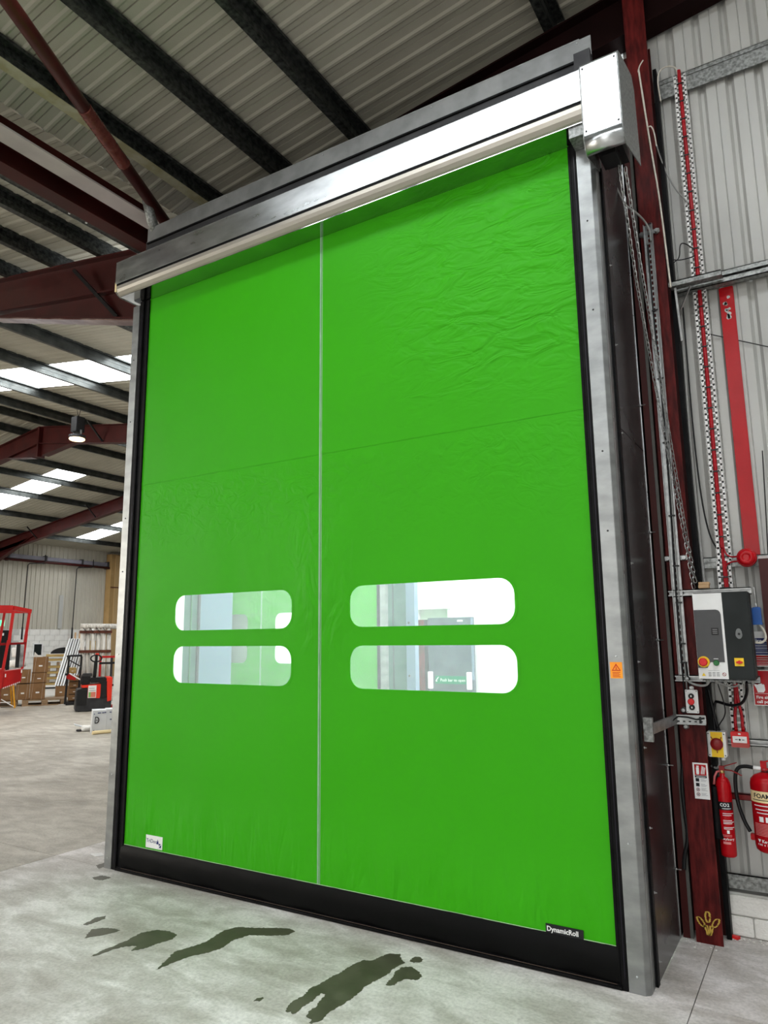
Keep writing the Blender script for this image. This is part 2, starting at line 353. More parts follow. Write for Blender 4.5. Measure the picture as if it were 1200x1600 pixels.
def slope(xa, za, xb, zb, y0, y1, sky=None):
    for y, wd, sk in rows(y0, y1):
        if sk and sky and not (y == -2.5 and xb < 0):
            f = lambda x: za+(zb-za)*(x-xa)/(xb-xa)
            s0, s1 = sky
            roof_sheet(xa, za, s0, f(s0), y, wd, liner); roof_sheet(s0, f(s0), s1, f(s1), y, wd, sky_e, 'rooflight_panel'); roof_sheet(s1, f(s1), xb, zb, y, wd, liner)
        else: roof_sheet(xa, za, xb, zb, y, wd, liner)
VX, VZ = -0.35, 5.31
slope(-23.2, 5.44, -12, 7.03, -16, 24, (-21.9, -14.6))
slope(-12, 7.03, -0.45, 5.388, -16, 24, (-11.2, -2.9))
slope(-0.45, 5.388, VX, VZ, -16, 24)
slope(VX, VZ, 0.10, 5.424, -16, 0.98)
slope(0.10, 5.424, 12, 7.02, -16, 0.98, (0.35, 9))
MB().box(-23.3, 12, -16.1, 24.1, 7.4, 7.45).build('roof_deck', galv_dull, ceiling)

# ------------------------------------------------------------------ WALLS
def wall_sheets(parent, p0, p1, z0, z1, m, inward, pitch, deep, per=6, flat=.68):
    p0, p1 = Vector(p0), Vector(p1); L = (p1-p0).length; d = (p1-p0)/L; inn = Vector(inward)
    n = max(1, round(L/(pitch*per))); wd = L/n
    pr = ribbed(per, wd/per, deep, flat); b = MB(); A = []; B = []
    for s_, h in pr:
        q = d*s_ - inn*h
        A.append(b.bm.verts.new((q.x, q.y, z0))); B.append(b.bm.verts.new((q.x, q.y, z1)))
    for i in range(len(pr)-1): b.bm.faces.new((A[i], A[i+1], B[i+1], B[i]))
    first = b.build('cladding_sheet', m, parent, loc=p0)
    for k in range(1, n): dup(first, parent, p0+d*wd*k)
wr = setting('wall_right')
wall_sheets(wr, (3.48, .90, 0), (12, .90, 0), .27, 7.0, liner_wall, (0, -1, 0), .165, .03)
MB().box(3.48, 12, .95, 1.0, 0, 7.0).build('wall_backing', sheet_back, wr)
# brick plinth under the sheeting
MB().box(3.66, 12, .885, .95, 0, .21).build('mortar_bed', mortar_m, wr)
bk = None
for row in range(2):
    x = 3.662 + (0 if row else -.09)
    for i in range(14):
        x0 = max(3.662, x); x1 = x+.222
        if x1-x0 > .05:
            MB().box(x0, x1-.008, .868, .90, .004+row*.101, .004+row*.101+.094).build('brick', block_m, wr, bevel=.004)
        x += .222
wg = setting('wall_above_door')
wall_sheets(wg, (-.35, .93, 0), (3.44, .93, 0), 4.3, 6.3, liner_wall, (0, -1, 0), .175, .03)
MB().box(-.35, 3.44, .98, 1.0, 4.3, 6.3).build('wall_backing', sheet_back, wg)
wl = setting('wall_left')
wall_sheets(wl, (-23, -16, 0), (-23, 24, 0), 2.03, 5.6, liner_far, (1, 0, 0), .2, .04, per=5)
MB().box(-23.15, -23.06, -16, 24, 0, 5.6).build('wall_backing', sheet_back, wl)
MB().box(-23.06, -22.985, -16, 24, 0, 2.03).build('mortar_bed', mortar_m, wl)
b0 = MB().box(-22.99, -22.965, 0, .434, 0, .215).build('block', block_m, wl, loc=(0, 9.0, .004))
for r in range(9):
    for k in range(27):
        if r == 0 and k == 0: continue
        y = 9.0+k*.444+(.222 if r % 2 else 0)
        if 12.6 < y+.2 < 13.3 and r < 9 and .1 < r*.225 < 1.9: continue
        dup(b0, wl, (0, y, .004+r*.225))
MB().box(-23.0, -22.99, 12.5, 13.5, 0, 2.0).build('plaster_panel', block_m, wl)
for nm, a in (('wall_behind_camera', (-23.2, 12, -16.2, -16.0, 0, 7.4)), ('wall_far_end', (-23.2, -.2, 24, 24.2, 0, 7.4)), ('wall_side', (12, 12.2, -16, 1, 0, 7.4)), ('wall_valley', (-.35, -.2, 5.5, 24, 0, 5.4))):
    MB().box(*a).build(nm, sheet_back, None, kind='structure')

# ------------------------------------------------------------------ FLOOR
fl = setting('floor')
MB().box(-23.2, 12.2, -16.2, 24.2, -.2, -.02).build('slab_bed', mat('joint_dirt', (0.09, 0.085, 0.07), .9, noise=1), fl)
xs = [-23.2, -18.5, -14, -9.5, -5.1, -.735, 3.62, 8, 12.2]; ys = [-16.2, -12.5, -8.5, -4.4, -.012, 4, 8, 12, 16, 20, 24.2]
for i in range(len(xs)-1):
    for j in range(len(ys)-1):
        g = .0022
        MB().box(xs[i]+g, xs[i+1]-g, ys[j]+g, ys[j+1]-g, -.03, 0).build('floor_slab', conc_b if xs[i+1] < 0 else conc, fl)

def stain(pts, label, seed):
    rnd = random.Random(seed); P = []
    n = len(pts)
    for i in range(n):
        a = Vector((*pts[i], 0)); b = Vector((*pts[(i+1) % n], 0)); L = (b-a).length; k = max(1, int(L/.008))
        nn = Vector((b.y-a.y, a.x-b.x, 0)).normalized() if L else Vector()
        for j in range(k): P.append(a+(b-a)*j/k+nn*rnd.uniform(-.0045, .0045)*(1 if j else .3))
    bm = bmesh.new(); vs = [bm.verts.new((p.x, p.y, 0.0012)) for p in P]
    es = [bm.edges.new((vs[i], vs[(i+1) % len(vs)])) for i in range(len(vs))]
    bmesh.ops.triangle_fill(bm, edges=es, use_beauty=True)
    r = bmesh.ops.extrude_face_region(bm, geom=bm.faces[:])
    for v in [v for v in r['geom'] if isinstance(v, bmesh.types.BMVert)]: v.co.z = .0002
    bmesh.ops.recalc_face_normals(bm, faces=bm.faces)
    me = bpy.data.meshes.new('wet_patch'); bm.to_mesh(me); me.materials.append(wet)
    o = bpy.data.objects.new('wet_patch', me); COL.objects.link(o); o['label'] = label; o['category'] = 'wet patch'
stain([(1.369, -.917), (1.328, -.815), (1.292, -.731), (1.318, -.659), (1.341, -.57), (1.32, -.407), (1.355, -.333), (1.448, -.295), (1.539, -.243), (1.613, -.211), (1.665, -.23), (1.659, -.282), (1.575, -.339), (1.481, -.383), (1.452, -.475), (1.469, -.586), (1.439, -.668), (1.397, -.734), (1.382, -.804), (1.376, -.859)], 'long bent dark damp streak on the floor before the green door', 1)
stain([(.969, -.979), (.958, -.901), (.966, -.83), (.968, -.751), (.95, -.653), (.995, -.583), (1.069, -.56), (1.143, -.576), (1.165, -.625), (1.138, -.709), (1.127, -.782), (1.092, -.832), (1.067, -.772), (1.019, -.813), (.994, -.871), (.991, -.945)], 'ragged damp streak between the small patch and the bent streak', 2)
stain([(.748, -.849), (.678, -.758), (.713, -.713), (.782, -.684), (.827, -.688), (.818, -.733), (.79, -.792)], 'small ragged damp patch left of the two long streaks', 3)
stain([(.581, -.737), (.556, -.636), (.58, -.59), (.612, -.615), (.612, -.689), (.605, -.734)], 'thin faint damp mark just above the small ragged patch', 4)
stain([(-.071, -.195), (-.043, -.135), (.047, -.136), (.04, -.198), (-.017, -.216)], 'small damp oval by the foot of the left door post', 5)
stain([(-.265, -.017), (-.267, .064), (-.19, .03), (-.19, -.052)], 'tiny damp mark touching the left door post foot', 6)
stain([(2.151, -.907), (2.129, -.862), (2.124, -.815), (2.133, -.766), (2.118, -.685), (2.133, -.64), (2.136, -.552), (2.148, -.499), (2.151, -.402), (2.168, -.339), (2.212, -.314), (2.239, -.214), (2.291, -.185), (2.326, -.237), (2.361, -.26), (2.353, -.292), (2.344, -.342), (2.35, -.383), (2.336, -.466), (2.323, -.549), (2.331, -.644), (2.329, -.722), (2.319, -.777), (2.316, -.828), (2.321, -.895), (2.304, -.931), (2.289, -.929), (2.282, -.902), (2.252, -.897), (2.233, -.86), (2.238, -.808), (2.222, -.77), (2.21, -.70), (2.188, -.703), (2.191, -.75), (2.195, -.799), (2.19, -.852), (2.197, -.896), (2.189, -.909), (2.17, -.896), (2.162, -.909)], 'largest dark olive damp streak, at the bottom edge of the floor', 7)
stain([(2.392, -.491), (2.384, -.409), (2.369, -.369), (2.371, -.307), (2.408, -.281), (2.451, -.301), (2.501, -.342), (2.496, -.384), (2.445, -.404), (2.426, -.449), (2.433, -.477), (2.408, -.496)], 'kidney-shaped damp patch right beside the largest streak', 8)
stain([(2.371, -.233), (2.368, -.185), (2.388, -.169), (2.42, -.184), (2.422, -.214), (2.398, -.239)], 'small oval damp spot just above the kidney-shaped patch', 9)
stain([(1.974, -.91), (1.969, -.882), (1.985, -.861), (1.995, -.867), (1.997, -.897)], 'tiny damp fleck left of the largest streak', 10)

# ------------------------------------------------------------------ ROOF STEEL
def zl(x):   # underside of the liner sheets
    if x < -12: return 5.44+(x+23.2)*(7.03-5.44)/11.2
    if x < -.45: return 7.03+(x+12)*(5.388-7.03)/11.55
    return 5.37+.134*(x+.3)
def c_section(x, y0, y1, top, h, wd, m, name, label, group=None, lip=.018):
    b = MB(); t = .006
    for (px, pz) in (((0, 0),) if 0 else ((0, 0),)):
        b.box(x-t/2, x+t/2, y0, y1, top-h, top)                       # web
        b.box(x, x+wd, y0, y1, top-t, top); b.box(x-wd, x, y0, y1, top-h, top-h+t)   # flanges of the Z
        b.box(x+wd-t, x+wd, y0, y1, top-lip-t, top-t); b.box(x-wd, x-wd+t, y0, y1, top-h+t, top-h+lip+t)
        b.box(x-t*1.2, x+t*1.2, y0, y1, top-h*.55, top-h*.45)
    o = b.build(name, m); o['label'] = label; o['category'] = 'purlin'
    if group: o['group'] = group
    return o
for x, y1, lb in ((3.06, .86, 'dark roof purlin, nearest the red column above the hood'),
                  (1.46, .86, 'dark roof purlin running down behind the middle of the hood'),
                  (.74, .86, 'dark mottled roof purlin crossing the top of the picture'),
                  (.05, .86, 'black roof purlin that the red diagonal tube crosses')):
    c_section(x, -5, y1, zl(x)-.013, .13, .062, purlin_m, 'roof_purlin', lb)
nm = ['first', 'second', 'third', 'fourth']
for i, x in enumerate((-1.04, -1.67, -2.45, -3.29)):
    c_section(x, -5, 24, zl(x)-.013, .13, .06, purlin_m, 'roof_purlin', nm[i]+' black roof purlin left of the thick red beam, close set')
lbl = ['silver-streaked purlin crossing the nearest rooflight, at its right end', 'purlin crossing the middle of the nearest rooflight', 'grey purlin that carries the hanging lamp', 'dark purlin just left of the lamp purlin', 'dark purlin just right of the ridge']
for i, x in enumerate((-5.09, -6.86, -8.8, -10.5, -11.7)):
    c_section(x, -4, 24, zl(x)-.013, .17, .055, purlin_far, 'roof_purlin', lbl[i])
far = ['just left of the ridge', 'crossing the middle rooflight row at its upper end', 'second down the far roof slope', 'crossing the middle rooflight row lower down', 'above the far red rafter foot', 'lowest one before the far wall']
for i, x in enumerate((-12.75, -14.4, -15.6, -17.2, -19.3, -21.4)):
    c_section(x, 2, 24, zl(x)-.013, .17, .055, purlin_far, 'roof_purlin', 'dark purlin on the far roof slope, '+far[i])

def i_bar(b, pts_top, depth, y, fw_=.16, t=.016, bottom=None):
    """I-section rafter in the XZ plane at y; pts_top list of (x,z), bottom list optional"""
    bt = bottom or [(x, z-depth) for x, z in pts_top]
    poly = [(x, y-.006, z) for x, z in pts_top]+[(x, y-.006, z) for x, z in reversed(bt)]
    b.prism(poly, (0, .012, 0))
    for P in (pts_top, bt):
        for (xa, za), (xb, zb) in zip(P, P[1:]): b.bar((xa, y, za), (xb, y, zb), fw_, t, (0, 0, 1))
# nearest rafter: its haunch deepens towards the valley column
t = thing('portal_rafter', 'nearest dark red rafter with a deep haunch, left of the green door', 'rafter', (0, .8, 0))
b = MB(); top = lambda x: zl(x)-.145
i_bar(b, [(-8.5, top(-8.5)), (-3.4, top(-3.4)), (-.40, top(-.40))], .39, 0, .15)
b.build('rafter_beam', red_ox, t)
b = MB(); b.prism([(-3.5, -.005, 5.26), (-.45, -.005, 4.86), (-.45, -.005, 4.42), (-3.5, -.005, 5.22)], (0, .01, 0)); b.bar((-3.55, 0, 5.235), (-.42, 0, 4.415), .15, .018)
b.build('haunch', red_ox, t)
b = MB(); b.bar((-3.6, 0, 5.24), (-.42, 0, 4.405), .152, .014, (0, 0, 1))
b.build('haunch_flange', mat('scuffed_red_flange', (.10, .03, .028), .28, .3, color2=(.32, .22, .20), nscale=4), t, label='scuffed paler lower flange', loc=(0, 0, -.012))
b = MB(); b.box(-.42, -.25, -.09, .09, 0, 5.1); b.build('valley_column', red_ox, t)
MB().bar((-2.02, -.12, 5.33), (-1.42, -.02, 4.70), .035, .035).build('knee_stay', black_pl, t)
MB().bar((-3.7, -.1, 5.28), (-3.55, -.02, 5.12), .04, .04).build('knee_stay', black_pl, t)
# rafter right of the valley, along the wall head
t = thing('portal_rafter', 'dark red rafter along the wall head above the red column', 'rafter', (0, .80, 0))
b = MB(); i_bar(b, [(-.24, 5.21), (12, 6.84)], .33, 0, .15); b.build('rafter_beam', mat('shaded_red_paint', (.007, .002, .002), .7, spec=.08, color2=(.012, .003, .003), nscale=3), t)  # shade behind the hood is painted into this darker red
def far_rafter(y, label, x0=-22.95, x1=-.4):
    t = thing('portal_rafter', label, 'rafter', (0, y, 0))
    b = MB(); d = .205
    i_bar(b, [(x0, zl(x0)-d), (-12, 7.03-d)], .42, 0, .18); i_bar(b, [(-12, 7.03-d), (x1, zl(x1)-d)], .42, 0, .18)
    b.build('rafter_beam', red_ox, t)
    b = MB(); b.prism([(-13.3, -.006, 6.25), (-12, -.006, 6.42), (-10.7, -.006, 6.24), (-11.7, -.006, 6.08), (-12.3, -.006, 6.08)], (0, .012, 0))
    b.bar((-13.4, 0, 6.22), (-12.2, 0, 6.07), .18, .016); b.bar((-11.8, 0, 6.07), (-10.6, 0, 6.22), .18, .016); b.box(-12.03, -11.97, -.1, .1, 6.05, 6.83)
    b.build('apex_haunch', red_ox, t)
    b = MB(); b.prism([(x0, -.006, 5.03), (x0+2.6, -.006, 5.42), (x0, -.006, 4.5)], (0, .012, 0)); b.bar((x0, 0, 4.5), (x0+2.6, 0, 5.42), .18, .016)
    b.build('eaves_haunch', red_ox, t)
    MB().box(x0+.0, x0+.25, -.06, .1, 0, 4.6).build('column', red_ox, t)
    for x in (-9.6, -14.3, -16.9, -20.2):
        if x > x0: MB().bar((x, -.45, zl(x)-.2), (x, -.02, zl(x)-.6), .035, .035).build('knee_stay', black_pl, t)
far_rafter(6.8, 'dark red rafter behind the hanging lamp, kinked at the ridge')
far_rafter(12.15, 'dark red rafter sloping down to the far wall, below the lamp')
far_rafter(17.9, 'farthest dark red rafter, its column beside the tan casing')
# beams in the valley
t = thing('valley_beam', 'slim dark red beam with pale lilac underside, upper left', 'beam')
MB().box(-.36, -.29, -5, .72, 5.06, 5.16).build('web', red_ox, t); MB().box(-.40, -.235, -5, .72, 5.045, 5.06).build('bottom_flange', lilac_pale, t)
t = thing('valley_beam', 'thick dark red beam below the slim one, upper left', 'beam')
b = MB(); b.box(-.60, -.585, -5, .72, 5.00, 5.16); b.box(-.66, -.52, -5, .72, 5.16, 5.175); b.box(-.66, -.52, -5, .72, 4.985, 5.0); b.build('rolled_section', red_ox, t)
MB().box(-.75, -.665, -5, .72, 5.02, 5.10).build('black_rail', purlin_m, t)
MB().box(-.755, -.75, -5, .72, 5.015, 5.03).build('rail_edge', galv_dull, t)
for k in range(2): MB().lathe([(.009, 0), (.009, .012)], n=8).build('bolt', galv, t, loc=(-.71, -.28+k*.16, 5.006))
t = thing('roof_gutter_strip', 'pale stained strip under the black purlin, upper left', 'trim')
MB().box(.085-.10, .10-.02, -5, .8, 5.262, 5.268).build('strip', mat('stained_cream_strip', (.42, .40, .30), .6, color2=(.30, .28, .16), nscale=9), t)
# wind brace tube with taped end
a, bb = Vector((1.35, -3.35, 5.27)), Vector((-.17, .25, 5.03)); d = (bb-a).normalized(); L = (bb-a).length
t = thing('bracing_tube', 'dark red diagonal round tube with taped lower end, upper left', 'brace')
MB().cyl(a, bb, .046, 20).build('tube', tube_red, t)
b = MB(); p0 = a+d*(L-1.25); rnd = random.Random(3)
path = []; rr = []
for k in range(60): path.append(p0+d*(.55*k/59)); rr.append(.0475+.0035*rnd.random())
b.tube(path, rr, 16).build('wrapped_tape', mat('brown_red_wrap', (.11, .022, .018), .25, color2=(.16, .04, .032), nscale=20, bump=.6, bscale=30), t)
t = thing('pipe_end_cap', 'short grey sleeve standing under the red tube end', 'pipe')
b = MB(); b.tube([(-.09, -.02, 5.06), (-.115, .06, 4.93), (-.14, .17, 4.80)], [.037, .041, .044], 16); b.build('sleeve', galv_dull, t)
b = MB(); b.tube([(-.09+.04*math.cos(k*PI/6), -.02+.01*math.sin(k*PI/6), 5.06+.03*math.sin(k*PI/6)) for k in range(12)], .004, 6, closed=True); b.build('wire_tie', cable_g, t)
# hanging lamp
def lamp(x, y, label):
    t = thing('high_bay_lamp', label, 'lamp', (x, y, 0)); z = 5.71
    MB().lathe([(.05, z+.02), (.16, z+.04), (.17, z+.10), (.12, z+.12)], n=24).build('reflector', dk_grey, t)
    MB().lathe([(.14, z), (.16, z+.02), (.15, z+.045)], n=24).build('lens', lamp_e, t)
    MB().box(-.10, .10, -.10, .10, z+.17, z+.50).build('gear_box', black_pl, t, bevel=.01)
    b = MB()
    for s in (-1, 1): b.box(s*.12-.012, s*.12+.012, -.012, .012, z+.1, z+.2)
    b.box(-.13, .13, -.012, .012, z+.19, z+.21); b.build('yoke', galv_dull, t)
    b = MB(); b.tube([(0, 0, z+.5), (-.06, 0, zl(x)-.19)], .006, 6); b.tube([(0, 0, z+.5), (.07, 0, zl(x)-.19)], .006, 6); b.build('suspension_wire', black_pl, t)
    l = bpy.data.lights.new('lamp_light', 'SPOT'); l.energy = LAMP_W; l.color = (1, .86, .62); l.shadow_soft_size = .15; l.spot_size = 2.6; l.spot_blend = .5
    o = bpy.data.objects.new('lamp_light', l); COL.objects.link(o); o.parent = t; o.location = (0, 0, z-.03)
lamp(-8.8, 5.56, 'warm glowing high bay lamp hanging from a purlin, left')

# ------------------------------------------------------------------ THE DOOR
def ring(outer, inner, y0, y1):
    b = MB(); n = len(outer)
    R = [[b.bm.verts.new((x, y, z)) for x, z in P] for y in (y0, y1) for P in (outer, inner)]
    for k in range(n):
        j = (k+1) % n
        b.bm.faces.new((R[0][k], R[0][j], R[1][j], R[1][k])); b.bm.faces.new((R[2][k], R[3][k], R[3][j], R[2][j]))
        b.bm.faces.new((R[1][k], R[1][j], R[3][j], R[3][k])); b.bm.faces.new((R[0][k], R[2][k], R[2][j], R[0][j]))
    return b
def fast_door(label, ox, oy, full=True):
    t = thing('roll_up_door', label, 'door', (ox, oy, 0))
    W0, W1, H = -.01, 3.32, 4.18
    wins = [(.405, 1.434, 1.612, 1.852), (.405, 1.434, 1.262, 1.505), (1.870, 2.897, 1.612, 1.852), (1.870, 2.897, 1.262, 1.505)]
    bm = bmesh.new(); es = []
    def loop(pts):
        vs = [bm.verts.new((x, 0, z)) for x, z in pts]
        es.extend(bm.edges.new((vs[i], vs[(i+1) % len(vs)])) for i in range(len(vs)))
    loop([(W0, .165), (W1, .165), (W1, H), (W0, H)])
    for wn in wins: loop(rrect(*wn, .085))
    bmesh.ops.triangle_fill(bm, edges=es, use_beauty=True)
    bmesh.ops.recalc_face_normals(bm, faces=bm.faces)
    r = bmesh.ops.extrude_face_region(bm, geom=bm.faces[:])
    for v in [v for v in r['geom'] if isinstance(v, bmesh.types.BMVert)]: v.co.y = .003
    bmesh.ops.recalc_face_normals(bm, faces=bm.faces)
    me = bpy.data.meshes.new('curtain'); bm.to_mesh(me); me.materials.append(green)
    cu = bpy.data.objects.new('curtain', me); COL.objects.link(cu); cu.parent = t
    for wn in wins:
        x0, x1, z0, z1 = wn; o = MB()
        o.prism([(x, .0035, z) for x, z in rrect(x0-.02, x1+.02, z0-.02, z1+.02, .10)], (0, .0015, 0)).build('vision_panel', film, t)
        ring(rrect(x0-.016, x1+.016, z0-.016, z1+.016, .10), rrect(x0, x1, z0, z1, .085), -.0012, .0).build('welded_rim', green, t)
    sm = mat('translucent_seam', (.20, .38, .22), .35, color2=(.28, .46, .30), nscale=8)
    MB().box(1.640, 1.652, -.0022, -.0002, .17, H).build('zip_seam', sm, t, label='pale grey vertical seam')
    MB().box(1.6575, 1.6605, -.0018, -.0002, .17, H).build('seam_line', mat('seam_light', (.38, .58, .38), .4, noise=1), t)
    MB().box(W0, W1, -.0016, -.0002, 2.69, 2.712).build('cross_weld', green, t)
    b = MB(); seg = 60; prof = [(.172, -.004), (.16, -.012), (.10, -.022), (.045, -.018), (.02, -.012)]
    rows_ = []
    rnd = random.Random(5)
    for z, y in prof: rows_.append([b.bm.verts.new((-.02+3.345*i/seg, y+.004*math.sin(i*.9+z*40)*(1 if z < .16 else .2)+rnd.uniform(-.001, .001), z)) for i in range(seg+1)])
    back = [b.bm.verts.new((-.02+3.345*i/seg, .004, z)) for z in (.02, .172) for i in range(seg+1)]
    for A, B in zip(rows_, rows_[1:]):
        for i in range(seg): b.bm.faces.new((A[i], A[i+1], B[i+1], B[i])).smooth = True
    b.build('bottom_skirt', black_fab, t)
    MB().box(-.06, 3.34, -.03, .012, .001, .026).build('bottom_seal', black_rub, t, bevel=.008)
    MB().box(0, 3.31, -.0235, -.0225, .022, .0235).build('hem_piping', mat('hem_thread', (.12, .08, .06), .5, noise=1), t)
    MB().box(0, 3.315, -.005, -.0035, .171, .1745).build('light_hem_edge', mat('hem_edge', (.35, .6, .3), .4, noise=1), t)
    for nm_, xa, xb, s in (('left', -.100, 0.0, 1), ('right', 3.310, 3.357, -1)):
        b = MB()
        if s > 0: b.box(-.100, -.055, -.020, .03, 0, 4.175); b.box(-.052, -.004, -.012, .03, .0, 4.175); b.box(-.058, -.050, -.026, -.02, 0, 4.175)
        else: b.box(3.327, 3.357, -.020, .03, 0, 4.175); b.box(3.312, 3.327, -.012, .03, 0, 4.175); b.box(3.322, 3.328, -.024, -.018, 0, 4.175)
        b.build('side_guide', black_rub, t, bevel=.002)
        MB().box(xa+.028 if s > 0 else xb-.012, xa+.030 if s > 0 else xb-.010, -.0225, -.0195, .05, 4.1).build('guide_lip', mat('dark_violet_sheen', (.03, .026, .04), .25, noise=1), t)
    # posts: a flat face, a chamfer, a return
    for s, xi in ((-1, -.103), (1, 3.360)):
        xo = xi+s*.072; xe = xi+s*.092
        pts = [(xi, -.022), (xo, -.022), (xe, -.002), (xe, .09), (xi+s*.004, .09), (xi, .02)]
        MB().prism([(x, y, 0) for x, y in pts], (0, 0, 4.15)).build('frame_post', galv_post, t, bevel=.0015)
        MB().box(min(xe, xe-s*.006), max(xe, xe-s*.006)+.0005, .02, .026, 0, 4.1).build('post_fold', galv, t)
        if full:
            MB().box(min(xe, xe+s*.012), max(xe, xe+s*.012), .086, .122, 0, 4.05).build('edge_gasket', black_rub, t)
            for z in (.07, .62, 1.45, 2.05, 2.45, 3.2, 3.7):
                MB().lathe([(.0048, 0), (.0048, .002), (.003, .004)], n=10, M=Matrix.Rotation(PI/2, 4, 'X')).build('rivet', galv if z < 1.6 else dk_grey, t, loc=(xi+s*.038, -.022, z))
    # hood
    if not full:
        MB().box(-.19, 3.45, -.19, .1, 4.19, 4.5).build('hood', galv, t); return t
    x0, x1 = -.195, 3.452
    MB().box(x0+.004, x1, -.192, -.187, 4.275, 4.455).build('hood_face', galv, t, bevel=.0015)
    MB().box(x0, x1, -.188, -.02, 4.452, 4.460).build('hood_top', galv_dull, t)
    b = MB(); prof = [(-.186, 4.275), (-.186, 4.232), (-.178, 4.21), (-.160, 4.192), (-.14, 4.1815), (-.14, 4.184), (-.157, 4.197), (-.174, 4.214), (-.181, 4.234), (-.181, 4.275)]
    b.prism([(x0+.012, y, z) for y, z in prof], (x1-x0-.02, 0, 0)); b.build('hood_lip', mat('satin_hood_lip', (.40, .37, .32), .34, .5, color2=(.46, .43, .38), nscale=2), t)
    MB().box(x0+.02, x1, -.150, .030, 4.181, 4.186).build('hood_soffit', galv_soffit, t)
    MB().box(x0+.004, x1, -.1865, -.1840, 4.258, 4.277).build('lip_shadow_gap', black_rub, t)
    prof = [(-.186, 4.25), (-.182, 4.215), (-.165, 4.195), (-.14, 4.182), (.03, 4.182), (.08, 4.30), (.08, 4.455), (-.188, 4.455)]
    MB().prism([(x0, y, z) for y, z in prof], (.006, 0, 0)).build('hood_end_plate', galv_dull, t, label='dull left end plate')
    MB().box(x0-.003, x0+.014, -.1885, -.180, 4.215, 4.292).build('corner_tab', cream, t, label='cream tab at the left corner')
    b = MB(); b.cyl((x0+.02, -.05, 4.33), (x1-.02, -.05, 4.33), .075, 20); b.build('roller', green, t)
    MB().box(x0, x1+.005, .085, .09, 4.20, 4.77).build('back_plate', dk_grey, t)
    MB().box(x0+.02, x1+.005, .078, .084, 4.755, 4.880).build('header_plate', mat('matt_galvanised', (.20, .205, .205), .5, .6, color2=(.28, .285, .285), nscale=6), t, bevel=.001)
    MB().box(x0+.02, x1+.005, .074, .086, 4.742, 4.755).build('header_trim', black_rub, t)
    MB().box(x0+.3, 3.385, .11, .125, 4.905, 4.915).build('top_rail', galv_tray, t)
    for x in (.7, 1.6, 2.45, 3.38): MB().lathe([(.005, 0), (.005, .003)], n=10, M=Matrix.Rotation(PI/2, 4, 'X')).build('rivet', galv_tray, t, loc=(x, .078, 4.86))
    MB().box(3.36, 3.445, -.14, .02, 4.12, 4.18).build('post_cap', galv_dull, t)
    # motor cover
    xa, xb = 3.458, 3.646
    mc = MB().box(xa+.002, xb-.002, -.228, -.222, 4.035, 4.435).build('motor_cover', galv, t, bevel=.0015)
    prof = [(-.222, 4.435), (-.205, 4.462), (-.18, 4.47), (.05, 4.53), (.05, 4.524), (-.18, 4.464), (-.202, 4.456), (-.216, 4.433)]
    MB().prism([(xa, y, z) for y, z in prof], (xb-xa, 0, 0)).build('cover_top', galv_dull, mc)
    prof = [(-.226, 4.034), (-.224, 4.005), (-.214, 3.98), (-.196, 3.963), (-.176, 3.956), (-.176, 3.96), (-.194, 3.968), (-.210, 3.984), (-.219, 4.006), (-.221, 4.034)]
    MB().prism([(xa, y, z) for y, z in prof], (xb-xa, 0, 0), smooth=True).build('cover_curve', galv, mc)
    prof = [(-.226, 4.43), (-.21, 4.458), (-.14, 4.487), (.12, 4.56), (.17, 4.50), (.20, 4.06), (-.17, 3.956), (-.205, 3.972), (-.226, 4.03)]
    MB().prism([(xb, y, z) for y, z in prof], (.004, 0, 0)).build('cover_side', galv_dull, mc, label='duller right side plate')
    MB().prism([(xa-.004, y, z) for y, z in prof], (.004, 0, 0)).build('cover_side', galv_dull, mc)
    MB().box(xa, xb, -.16, -.155, 3.97, 4.15).build('inner_plate', dk_grey, mc)
    MB().box(xa+.02, xb-.04, -.05, .12, 4.05, 4.3).build('motor', black_pl, mc)
    MB().box(xa+.06, xb-.06, -.13, .0, 3.965, 4.03).build('chain_guide', black_pl, mc)
    for x, z in ((xa+.014, 4.418), (xb-.014, 4.418), (xa+.014, 4.06), (xb-.014, 4.06)):
        MB().lathe([(.005, 0), (.005, .002), (.003, .004)], n=10, M=Matrix.Rotation(PI/2, 4, 'X')).build('screw', dk_grey, mc, loc=(x, -.228, z))
    MB().box(3.37, 3.46, .02, .05, 4.6, 4.75).build('junction_box', dk_grey, t)
    # stickers and lettering
    st = MB().box(.214, .372, -.0030, -.0006, .182, .262).build('maker_sticker', white_pl, t, label='white maker sticker with navy lettering')
    text('TriDoor', .034, navy, st, (.219, -.0035, .216), squash=1.0)
    b = MB(); b.prism([(.318, -.0042, .214), (.339, -.0042, .214), (.3285, -.0042, .243)], (0, .001, 0)); b.prism([(.341, -.0042, .194), (.362, -.0042, .194), (.362, -.0042, .218), (.341, -.0042, .218)], (0, .001, 0)); b.build('maker_emblem', navy, st)
    MB().bar((.340, -.0048, .197), (.363, -.0048, .217), .0012, .004).build('emblem_stroke', white_ink, st)
    MB().box(.325, .368, -.0038, -.0032, .188, .1895).build('small_print', grey_ink, st)
    st = MB().box(2.985, 3.165, -.0052, -.0034, .168, .210).build('product_sticker', black_ink, t, label='black sticker with white lettering')
    text('DynamicRoll', .0305, white_ink, st, (2.990, -.0056, .179), bold=.02, squash=.97)
    st = MB().box(3.368, 3.424, -.0245, -.0222, 1.349, 1.424).build('warning_label', orange_l, t, label='orange warning label with red triangle')
    b = MB(); T = [(3.396, 1.417), (3.417, 1.384), (3.375, 1.384)]; Ti = [(3.396, 1.409), (3.411, 1.3875), (3.381, 1.3875)]
    R_ = [[b.bm.verts.new((x, -.0252, z)) for x, z in P] for P in (T, Ti)]
    for k in range(3): b.bm.faces.new((R_[0][k], R_[0][(k+1) % 3], R_[1][(k+1) % 3], R_[1][k]))
